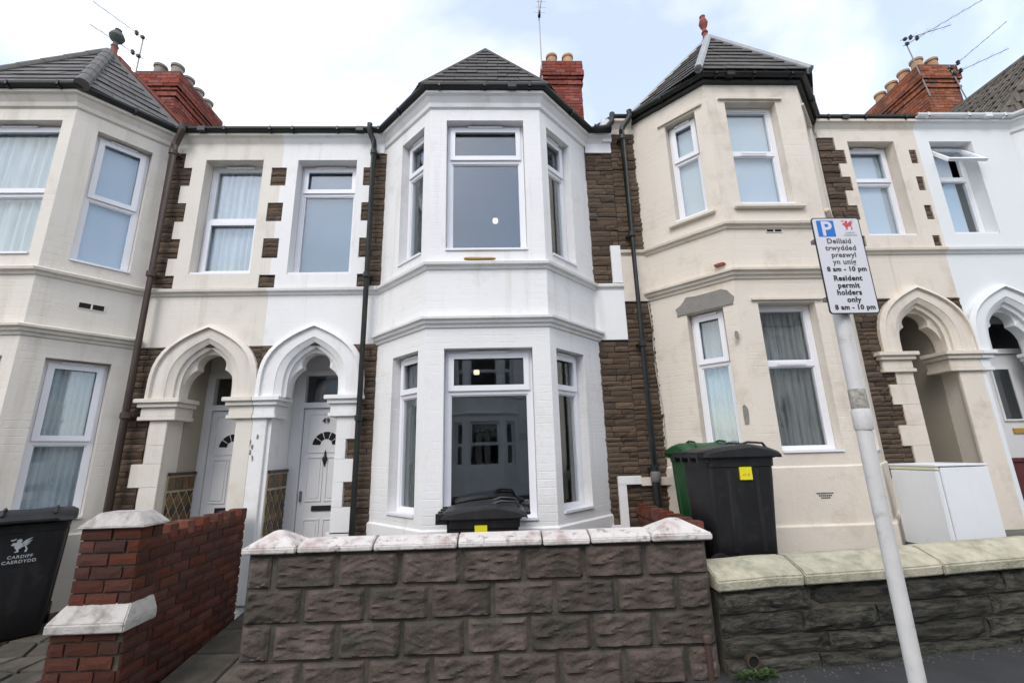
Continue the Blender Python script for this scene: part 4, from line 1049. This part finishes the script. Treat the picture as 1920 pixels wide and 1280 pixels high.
def pyramid_cap(x0, x1, y0, y1, z0, zt, zp, m, root, name='pier_cap', flat=.0):
    c = MB(); cx, cy = (x0 + x1) / 2, (y0 + y1) / 2; fx = (x1 - x0) * flat / 2; fy = (y1 - y0) * flat / 2
    c.add([(x0, y0, z0), (x1, y0, z0), (x1, y1, z0), (x0, y1, z0), (x0, y0, zt), (x1, y0, zt), (x1, y1, zt), (x0, y1, zt),
           (cx - fx, cy - fy, zp), (cx + fx, cy - fy, zp), (cx + fx, cy + fy, zp), (cx - fx, cy + fy, zp)],
          [(0, 3, 2, 1), (0, 1, 5, 4), (1, 2, 6, 5), (2, 3, 7, 6), (3, 0, 4, 7), (4, 5, 9, 8), (5, 6, 10, 9), (6, 7, 11, 10), (7, 4, 8, 11), (8, 9, 10, 11)])
    return c.build(name, m, root, bevel=.008)
pyramid_cap(-1.81, -1.435, -.055, .27, .955, .995, 1.090, 'wcoping', wc, flat=.16)
pyramid_cap(1.11, 1.555, -.055, .27, .955, 1.0, 1.090, 'wcoping', wc, flat=.16)
pp = MB(); pp.tube([(1.435, -.03, -.05), (1.435, -.03, .30)], .022, 10); pp.lathe((1.435, -.03, .285), [(.024, 0), (.033, .01), (.033, .05), (.026, .06)], 10)
o = pp.build('vent_pipe', 'brownpipe', wc, smooth=True)

# ------------------------------------------------------------------ old dark stone wall on the right
wr = empty('garden_wall', (1.56, 3.5, 0), 'low blackened stone garden wall with pale cream coping, in front of the warm cream house', 'wall')
sl = .036; L_ = 6.6; ux = Vector((1, 0))
class Slope(Fr):
    def __init__(s): s.o = Vector((0, 0)); s.u = Vector((1, 0)); s.n = Vector((0, -1))
SW = Slope(); b = MB(); n_ = 2
b.sections([[(x_, .016, -.5 + sl * x_), (x_, .22, -.5 + sl * x_), (x_, .22, .60 + sl * x_), (x_, .016, .60 + sl * x_)] for x_ in (0.0, L_)]); b.build('mortar_bed', 'blockmortar', wr)
cour = [(.445, .605), (.30, .44), (.165, .295), (.04, .16), (-.09, .035), (-.25, -.095)]
for k, (za, zb) in enumerate(cour):
    t = -.0; 
    while t < L_ - .05:
        w_ = random.choice((.62, .78, .55, .70)) * random.uniform(.85, 1.15); e = min(t + w_, L_)
        if L_ - e < .15: e = L_
        ang = math.atan(sl); o = new_obj('wall_stone', random.choice(U_dstone), None, wr)
        c = (t + e) / 2; o.location = (c, .045, (za + zb) / 2 + sl * c); o.scale = (e - t - .016, .070 * random.uniform(.75, 1.25) * (1 if k else .8), zb - za - .010)
        if k >= 4: o.scale.y *= 1.35
        o.rotation_euler = (0, -ang, 0); t = e
t = -.02
for w_ in (.645, 1.04, 1.0, .95, 1.02, 1.0, .99):
    e = t + w_; c = MB(); h_ = random.uniform(-.004, .005)
    sec = []
    for i in range(4):
        x_ = t + .004 + (e - t - .008) * i / 3; q = random.uniform(-.004, .004) + sl * x_ + h_
        sec.append([(x_, -.055, .608 + q), (x_, -.06, .675 + q), (x_, -.035, .700 + q), (x_, .15, .765 + q), (x_, .26, .755 + q), (x_, .27, .61 + q)])
    c.sections(sec); c.build('coping_stone', 'ycoping', wr, bevel=.009); t = e
c = MB(); c.lathe((0, 0, 0), [(.050, -.03), (.050, .02), (.036, .022), (.036, -.028)], 16); o = c.build('drain_outlet', 'brownpipe', wr, smooth=True)
o.location = (.18, -.02, .165); o.rotation_euler = (R(90), 0, 0)
c = MB(); c.lathe((0, 0, 0), [(.036, 0), (.036, .004)], 16); d_ = c.build('drain_hole', 'dark', wr); d_.location = (.18, -.025, .165); d_.rotation_euler = (R(90), 0, 0)

# ------------------------------------------------------------------ brick pier and crenellated side wall
pw = empty('garden_wall', (-2.85, 3.6, 0), 'red brick garden wall with white capped pier and toothed top, beside the path', 'wall')
LX = lambda X: X + 2.85
def bricks(fr, t0, t1, z0, z1, parent, bw=.225, bh=.087, d=.020, off=0, cut=None):
    z = z0; r = off
    while z < z1 - .03:
        t = t0 - (bw / 2 if r % 2 else 0)
        while t < t1 - .02:
            a, e = max(t, t0), min(t + bw, t1)
            if e - a > .04: piece('brick', random.choice(U_brick), fr, a + .006, e - .006, z + .007, z + bh - .007, 0, d * random.uniform(.85, 1.2), parent, .008)
            t += bw
        z += bh; r += 1
x0, x1 = LX(-3.065), LX(-2.635); y0, y1 = .02, .24
b = MB(); b.box(WF, x0 + .012, x1 - .012, y0 + .012, y1, .50, 1.14); b.box(WF, x0 - .028, x1 + .02, y0 - .045, y1, -.35, .50)
b.box(WF, LX(-2.87), LX(-2.762), y1, 1.66, -.3, .99); b.build('mortar_bed', 'bmortar', pw)
bricks(Fr((0, y0 + .012), (1, 0)), x0, x1, .62, 1.14, pw, off=1)
bricks(FrX(x1 - .012, 1), y0, y1, .62, 1.14, pw); bricks(FrX(x0 + .012, -1), y0, y1, .62, 1.14, pw)
bricks(Fr((0, y0 - .045), (1, 0)), x0 - .03, x1 + .02, -.28, .475, pw)
bricks(FrX(x1 + .020, 1), y0 - .05, y1, -.28, .475, pw, off=1); bricks(FrX(x0 - .028, -1), y0 - .05, y1, -.28, .475, pw, off=1)
pyramid_cap(x0 - .02, x1 + .03, y0 - .03, y1 + .03, 1.14, 1.152, 1.245, 'pcoping', pw, flat=.58)
c = MB(); A_ = (x0 - .055, x1 + .05, y0 - .095, y1 + .0); B2_ = (x0 - .01, x1 + .01, y0 - .005, y1 + .0)
c.add([(A_[0], A_[2], .475), (A_[1], A_[2], .475), (A_[1], A_[3], .475), (A_[0], A_[3], .475), (A_[0], A_[2], .535), (A_[1], A_[2], .535), (A_[1], A_[3], .535), (A_[0], A_[3], .535),
       (B2_[0], B2_[2], .635), (B2_[1], B2_[2], .635), (B2_[1], B2_[3], .635), (B2_[0], B2_[3], .635)],
      [(0, 3, 2, 1), (0, 1, 5, 4), (1, 2, 6, 5), (2, 3, 7, 6), (3, 0, 4, 7), (4, 5, 9, 8), (5, 6, 10, 9), (6, 7, 11, 10), (7, 4, 8, 11), (8, 9, 10, 11)])
c.build('sloping_band', 'pcoping', pw, bevel=.008)
bricks(FrX(LX(-2.762), 1), y1, 1.66, -.10, .99, pw); bricks(FrX(LX(-2.87), -1), y1, 1.66, .1, .99, pw)
i = 0; y = y1 + .03
while y < 1.58:
    for (dz, hh) in ((0, .075),) if i % 2 else ((0, .075),):
        zt = .985 + (.055 if i % 2 == 0 else 0)
        b = MB(); b.box(WF, LX(-2.885), LX(-2.740), y + .004, y + .10, .985, zt + .055); b.build('brick', 'brick', pw, bevel=.004)
    y += .107; i += 1
# dividing wall between the white and the warm cream house
pv = empty('garden_wall', (1.63, 4.5, 0), 'short orange red brick dividing wall with toothed top, left of the green bin', 'wall')
b = MB(); b.box(WF, -.045, .045, -.62, .82, .0, .90); b.build('mortar_bed', 'bmortar', pv)
bricks(FrX(-.045, -1), -.62, .82, .2, .90, pv, d=.014)
y = -.62; i = 0
while y < .80:
    b = MB(); b.box(WF, -.062, .062, y + .005, y + .10, .895, .965 + (.05 if i % 2 == 0 else 0)); b.build('brick', 'brick', pv, bevel=.004); y += .107; i += 1

# ------------------------------------------------------------------ wheelie bins
def dragon(scale, m, parent, loc, rz, name='crest'):
    """small winged dragon emblem in flat pieces"""
    P2 = [[(-.5, .05), (-.38, .22), (-.25, .18), (-.22, .38), (-.05, .45), (.05, .30), (-.02, .20), (.10, .02), (.05, -.15), (-.08, -.25), (-.05, -.42), (-.22, -.45), (-.28, -.40), (-.16, -.36), (-.22, -.22), (-.32, -.10), (-.30, .02), (-.42, .02)],
          [(.02, .12), (.18, .34), (.55, .50), (.42, .36), (.22, .20), (.10, .06)], [(.10, .04), (.24, .22), (.55, .32), (.40, .18), (.20, .04)], [(.10, -.02), (.24, .06), (.46, .14), (.32, .0), (.14, -.08)],
          [(.05, -.12), (.20, -.08), (.28, -.25), (.22, -.44), (.34, -.46), (.36, -.25), (.24, .0), (.1, -.02)], [(-.5, .32), (-.36, .34), (-.26, .44), (-.30, .48), (-.42, .42), (-.56, .42)]]
    mb = MB()
    for pg in P2: mb.prism([(a * scale, 0, b_ * scale) for a, b_ in pg], (0, .0006, 0))
    o = mb.build(name, m, parent); o.location = loc; o.rotation_euler = (0, 0, rz); return o
def bin_(name, loc, rz, label, body_m, w=.56, dpt=.62, H=1.0, lidlen=.74, sticker=None, logo=False, tag_white=False):
    """front (lip) faces local -y; handle and wheels at +y"""
    r = empty(name, loc, label, 'wheelie bin', None, rz); g0 = MB()
    def sec(z, k, fy=1.0, n=5):
        hw = w / 2 * k; y_0 = -dpt / 2 * k; y_1 = dpt / 2 * (.93 if z < .3 else 1); rr = .05; pts = []
        for cx, cy, a0 in ((hw - rr, y_0 + rr, -90), (hw - rr, y_1 - rr, 0), (-hw + rr, y_1 - rr, 90), (-hw + rr, y_0 + rr, 180)):
            for i in range(n): a = R(a0 + 90 * i / (n - 1)); pts.append((cx + math.cos(a) * rr, cy + math.sin(a) * rr, z))
        return pts
    g0.sections([sec(.035, .76), sec(.05, .80), sec(.30, .845), sec(H * .80, .95), sec(H * .90, .965), sec(H * .905, 1.0), sec(H - .03, 1.01), sec(H - .025, 1.06), sec(H, 1.06)])
    g0.build('bin_body', body_m, r, smooth=True)
    for sx in (-1, 1):
        for yy in (-.12, .12):
            rb = MB(); rb.sections([[(sx * (w / 2 * k) , yy - .02, z), (sx * (w / 2 * k + .012), yy, z), (sx * (w / 2 * k), yy + .02, z)] for z, k in ((.2, .83), (H * .88, .955))])
            rb.build('side_rib', body_m, r)
    # lid, domed, with front lip and rear hinge
    l = MB(); y_f, y_b = -dpt / 2 - .065, dpt / 2 + .05
    ss = []
    for i, (yy, zz_, ww) in enumerate(((y_f, H + .005, .9), (y_f + .02, H + .03, 1.0), (y_f + .12, H + .068, 1.03), (y_f + (y_b - y_f) * .38, H + .095, 1.03), (y_f + (y_b - y_f) * .75, H + .070, 1.03), (y_b - .04, H + .045, 1.0), (y_b, H + .02, .95))):
        hw = w / 2 * 1.07 * ww; ss.append([(-hw - .012, yy, H - .012), (-hw - .01, yy, zz_ - .03), (-hw * .9, yy, zz_ - .004), (-hw * .45, yy, zz_), (0, yy, zz_ - .008), (hw * .45, yy, zz_), (hw * .9, yy, zz_ - .004), (hw + .01, yy, zz_ - .03), (hw + .012, yy, H - .012)])
    l.sections(ss); lid = l.build('lid', body_m, r, smooth=True)
    q = MB(); q.box(WF, -w * .36, w * .36, y_f - .035, y_f + .03, H - .005, H + .018); q.build('lid_lip', body_m, lid, bevel=.008)
    q = MB()
    for sx in (-1, 1):
        q = MB(); q.tube([(sx * w * .30, y_f + .06, H + .055), (sx * w * .30, y_f + .09, H + .098), (sx * w * .30, y_f + .22, H + .108), (sx * w * .30, y_f + .30, H + .085)], .011, 6)
        q.build('lid_handle', body_m, lid, smooth=True)
    q = MB(); q.tube([(-w / 2 - .02, y_b + .02, H - .005), (w / 2 + .02, y_b + .02, H - .005)], .017, 10)
    for sx in (-1, -.35, .35, 1): q.box(WF, sx * w * .46 - .022, sx * w * .46 + .022, y_b - .06, y_b + .04, H - .055, H + .03)
    q.build('handle_bar', body_m, r, smooth=False)
    for sx in (-1, 1):
        q = MB(); q.lathe((0, 0, 0), [(.03, -.022), (.095, -.022), (.10, -.012), (.10, .012), (.095, .022), (.03, .022)], 20)
        o = q.build('wheel', 'black', r, smooth=True); o.location = (sx * (w / 2 - .05), dpt / 2 - .02, .10); o.rotation_euler = (0, R(90), 0)
    q = MB(); q.tube([(-w / 2 + .05, dpt / 2 - .02, .10), (w / 2 - .05, dpt / 2 - .02, .10)], .012, 8); q.build('axle', 'metal', r)
    if sticker:   # (side x, y, z)
        sx, yy, zc = sticker; k = .955 * w / 2 + .004
        q = MB(); f = FrX(sx * k, sx); q.box(f, yy - .052, yy + .052, -.012, .010, zc - .052, zc + .052); st_ = q.build('sticker', 'yellow', r)
        q = MB(); random.seed(2)
        for i in range(4): q.box(f, yy - .03 + i * .016, yy - .03 + i * .016 + random.uniform(.006, .013), .010, .0108, zc - .02, zc - .02 + random.uniform(.010, .022))
        q.build('sticker_print', 'orange', st_)
    if logo:
        yy = -dpt / 2 * .955 - .008
        dragon(.125, 'bluewhite', r, (-.01, yy - .004, H * .80), 0)
        lettering('lettering', 'CARDIFF', .036, (0, yy - .002, H * .80 - .105), 'bluewhite', r, 0, .0004, 1.15)
        lettering('lettering', 'CAERDYDD', .036, (0, yy + .001, H * .80 - .145), 'bluewhite', r, 0, .0004, 1.15)
    if tag_white:
        q = MB(); q.box(WF, -w * .44, -w * .44 + .028, -dpt / 2 - .012, -dpt / 2 + .02, H - .20, H - .10); q.build('label_strip', 'upvc', r, bevel=.004)
    return r
bin_('wheelie_bin', (-4.40, 4.62, .12), R(40), 'black wheelie bin with white dragon crest and CARDIFF CAERDYDD lettering, left of the brick pier', 'binblack', logo=True, H=1.0, dpt=.56)
bin_('wheelie_bin', (-.13, 4.28, .125), R(90), 'black wheelie bin with yellow sticker, half hidden behind the block wall under the white bay', 'binblack', H=.965, sticker=(-1, .02, .845))
bin_('wheelie_bin', (2.085, 4.16, .56), R(90), 'black wheelie bin with yellow sticker, standing in the raised garden before the green bin', 'binblack', dpt=.58, H=.975, sticker=(-1, -.02, .825))
bin_('wheelie_bin', (2.13, 4.74, .575), R(0), 'green wheelie bin, standing behind the black one', 'bingreen', w=.52, dpt=.48, H=.99, tag_white=True)

# ------------------------------------------------------------------ under-counter fridge
fr_ = empty('fridge', (4.345, 4.45, .585), 'white under counter fridge with yellowed lid edge, standing in the raised garden', 'fridge')
b = MB(); b.box(WF, -.22, .25, -.25, .25, .05, .785); b.build('cabinet', 'fridge', fr_, bevel=.006)
b = MB(); b.box(WF, -.27, -.228, -.25, .25, .055, .755); b.build('fridge_door', 'fridge', fr_, bevel=.008)
b = MB(); b.box(WF, -.27, -.228, -.25, .25, .760, .790); b.build('door_trim', 'ylid', fr_, bevel=.004)
b = MB(); b.box(WF, -.275, .255, -.255, .255, .792, .812); b.build('worktop', 'fridge', fr_, bevel=.005)
b = MB(); b.box(WF, -.20, .24, -.23, .23, .0, .05); b.build('plinth', 'ylid', fr_)

# ------------------------------------------------------------------ parking sign
ps = empty('parking_sign', (1.82, 2.2, gz(1.82)), 'grey post with a white bilingual residents parking plate on top, on the pavement', 'sign')
zb = gz(1.82); px = lambda X: X - 1.82
b = MB(); b.tube([(0, .0, -.02), (0, .0, 1.61)], .0335, 24); b.build('lower_post', 'pole', ps, smooth=True)
b = MB(); b.tube([(.006, 0, 1.60), (.006, 0, 1.605), (.012, 0, 2.72)], [.037, .0365, .0365], 24); b.build('upper_post', 'pole', ps, smooth=True)
b = MB(); b.lathe((.003, 0, 1.585), [(.0385, 0), (.041, .008), (.041, .09), (.0385, .10)], 24); b.build('collar', 'pole', ps, smooth=True)
b = MB(); b.lathe((.006, 0, 1.69), [(.0375, 0), (.0380, .002), (.0380, .095), (.0375, .097)], 24); b.build('torn_sticker', 'rubber', ps, smooth=True)
pc = 1.8575 - 1.82; pz0, pz1 = 2.252 - zb, 2.80 - zb; hw = .134; yb = -.060
def rrect(x0, x1, z0, z1, r, y, n=5):
    pts = []
    for cx, cz, a0 in ((x1 - r, z1 - r, 0), (x0 + r, z1 - r, 90), (x0 + r, z0 + r, 180), (x1 - r, z0 + r, 270)):
        for i in range(n): a = R(a0 + 90 * i / (n - 1)); pts.append((cx + math.cos(a) * r, y, cz + math.sin(a) * r))
    return pts
b = MB(); b.prism(rrect(pc - hw, pc + hw, pz0, pz1, .018, yb), (0, .004, 0)); pt_ = b.build('sign_plate', 'black', ps)
b = MB(); b.prism(rrect(pc - hw + .006, pc + hw - .006, pz0 + .006, pz1 - .006, .013, yb - .0008), (0, .0006, 0)); b.build('sign_face', 'signwhite', pt_)
yt = yb - .0013
b = MB(); b.prism(rrect(pc - .108, pc - .012, pz1 - .113, pz1 - .017, .004, yt), (0, .0004, 0)); b.build('blue_square', 'blue', pt_)
lettering('lettering', 'P', .118, (pc - .058, yt - .0006, pz1 - .105), 'signwhite', pt_, 0, .003)
dragon(.062, 'red', pt_, (pc + .065, yt - .0004, pz1 - .045), 0)
for i, t_ in enumerate(('CARDIFF', 'CAERDYDD')): lettering('lettering', t_, .014, (pc + .068, yt - .0004, pz1 - .095 - i * .014), 'bluewhite', pt_)
for t_, zc, sz, m_, bo, dx_ in (('Deiliaid', .152, .045, 'greyprint', .0008, -.004), ('trwydded', .192, .045, 'greyprint', .0008, -.002), ('preswyl', .232, .045, 'greyprint', .0008, .006), ('yn unig', .272, .045, 'greyprint', .0008, .002), ('8 am - 10 pm', .312, .046, 'black', .0011, .006),
                       ('Resident', .365, .045, 'black', .0012, .0), ('permit', .405, .045, 'black', .0012, -.004), ('holders', .444, .045, 'black', .0012, -.008), ('only', .484, .045, 'black', .0012, .008), ('8 am - 10 pm', .524, .046, 'black', .0012, .006)):
    lettering('lettering', t_, sz * (.80 if 'am' in t_ else .90), (pc + dx_, yt - .0004, pz1 - zc), m_, pt_, 0, bo, 1.08)
for zc in (.10, .44):
    b = MB(); b.box(WF, -.06, .085, yb + .0045, -.040, pz1 - zc - .012, pz1 - zc + .012); b.box(WF, -.042, .055, -.042, .042, pz1 - zc - .011, pz1 - zc + .011); b.build('clamp', 'metal', ps)

# ------------------------------------------------------------------ television aerials
def aerial(loc, label, mast, booms, lean=(0, 0)):
    r = empty('tv_aerial', loc, label, 'aerial'); b = MB(); b.tube([(0, 0, 0), (lean[0], 0, mast)], .013, 8); b.build('mast', 'metal', r, smooth=True)
    for (z, vec, ln, els) in booms:
        v = Vector(vec).normalized(); o = Vector((lean[0] * z / mast, -.02, z)); b = MB(); b.tube([o - v * .12, o + v * ln], .008, 6); bo = b.build('boom', 'metal', r)
        side = v.cross(Vector((0, 0, 1))).normalized(); e = MB()
        for i in range(els // 2 + 1):
            c = o + v * (ln * (i + .6) / (els // 2 + 1)); L_ = .10 + .05 * (1 - i / els); q = (side * .35 + Vector((0, 0, 1)) * .12) if False else side * .9; e.tube([c - q * L_, c + q * L_], .003, 4)
        e.build('elements', 'metal', bo)
        e = MB(); e.box(WF, o.x - .03, o.x + .03, o.y - .03, o.y + .03, o.z - .03, o.z + .03); u_ = o + v * ln * .12; e.box(WF, u_.x - .02, u_.x + .02, u_.y - .03, u_.y + .03, u_.z - .05, u_.z + .05); e.build('clamp', 'black', bo)
    return r
aerial((-7.84, 8.36, 9.3), 'two armed tv aerial on the left chimney, its booms pointing up to the left', 1.62, [(1.60, (-1.15, -.12, .86), 1.45, 9), (1.08, (-1.1, -.12, .74), 1.32, 8)])
aerial((1.16, 8.36, 9.3), 'thin upright aerial mast left of the middle chimney', 3.2, [(2.32, (.04, -1, .05), .5, 6)])
aerial((10.20, 8.36, 9.4), 'long boomed tv aerial on the near left corner of the right chimney', 1.55, [(1.48, (2.2, -.2, 1.25), 2.5, 12), (1.62, (1.9, -.15, .55), 1.2, 6)], lean=(-.22, 0))
aerial((11.05, 8.34, 9.2), 'crossed tv aerial in front of the right chimney, pointing up to the right', 1.05, [(.95, (1.25, -.3, .98), 1.7, 9), (.80, (1.2, -.3, .45), 1.25, 7)], lean=(-.20, 0))

# lit ceiling lamps seen through the panes of the white house
for (X, Y, Z), lb in (((.03, 7.3, 5.68), 'lit ceiling lamp behind the upper bay window of the white house'), ((-.33, 7.4, 2.93), 'lit ceiling lamp behind the lower bay window of the white house')):
    lp = empty('ceiling_lamp', (X, Y, Z), lb, 'lamp')
    b = MB(); b.lathe((0, 0, 0), [(.02, -.04), (.045, -.036), (.052, 0), (.045, .036), (.02, .04)], 14); b.build('bulb', 'bulb', lp, smooth=True)
    b = MB(); b.tube([(0, 0, .05), (0, 0, .30 if Z < 4 else .22)], .008, 6); b.lathe((0, 0, .04), [(.03, 0), (.03, .03)], 8); b.build('flex', 'black', lp)

# ------------------------------------------------------------------ weeds at the wall foot
random.seed(5)
def weeds(name, label, pts, n, size, root_loc):
    mb = MB()
    for _ in range(n):
        cx, cy, r_ = random.choice(pts); a = random.uniform(0, 6.28); q = r_ * math.sqrt(random.random()); x_, y_ = cx + math.cos(a) * q, cy + math.sin(a) * q * .5
        z_ = gz(x_) + random.uniform(.0, .07) * (1 - q / r_ * .6); s_ = size * random.uniform(.6, 1.3); d = Vector((math.cos(a), math.sin(a), random.uniform(.3, 1.2))).normalized(); e = d.cross(Vector((0, 0, 1))).normalized()
        p = Vector((x_, y_, z_)); mb.add([p, p + d * s_ * .5 + e * s_ * .3, p + d * s_, p + d * s_ * .5 - e * s_ * .3], [(0, 1, 2, 3)])
    o = mb.build(name, 'leaf'); tag(o, label, 'weeds', None, 'stuff'); return o
weeds('weeds', 'small green weeds growing at the foot of the stone wall by the drain hole', [(1.72, 3.40, .12), (1.66, 3.41, .10), (1.80, 3.42, .06)], 420, .022, None)
weeds('weeds', 'sparse green weeds and moss in the joints of the garden paving by the brick pier', [(-3.25, 3.55, .10), (-3.6, 3.75, .06), (-3.15, 3.9, .05), (-2.0, 3.62, .05), (-2.55, 4.1, .04)], 260, .014, None)
weeds('weeds', 'low dark moss and weeds strung along the foot of the dark stone wall', [(2.1 + .23 * k_, 3.44, .10) for k_ in range(9)], 380, .010, None)
# grit and litter along the wall foot
mb = MB()
for _ in range(150):
    x_ = random.uniform(1.6, 4.4); y_ = 3.45 - abs(random.gauss(0, .05)); s_ = random.uniform(.002, .006); mb.box(WF, x_ - s_, x_ + s_, y_ - s_ * .8, y_ + s_ * .8, gz(x_) - .001, gz(x_) + s_)
o = mb.build('grit', 'conc'); tag(o, 'loose grit along the foot of the dark stone wall', 'grit', None, 'stuff')
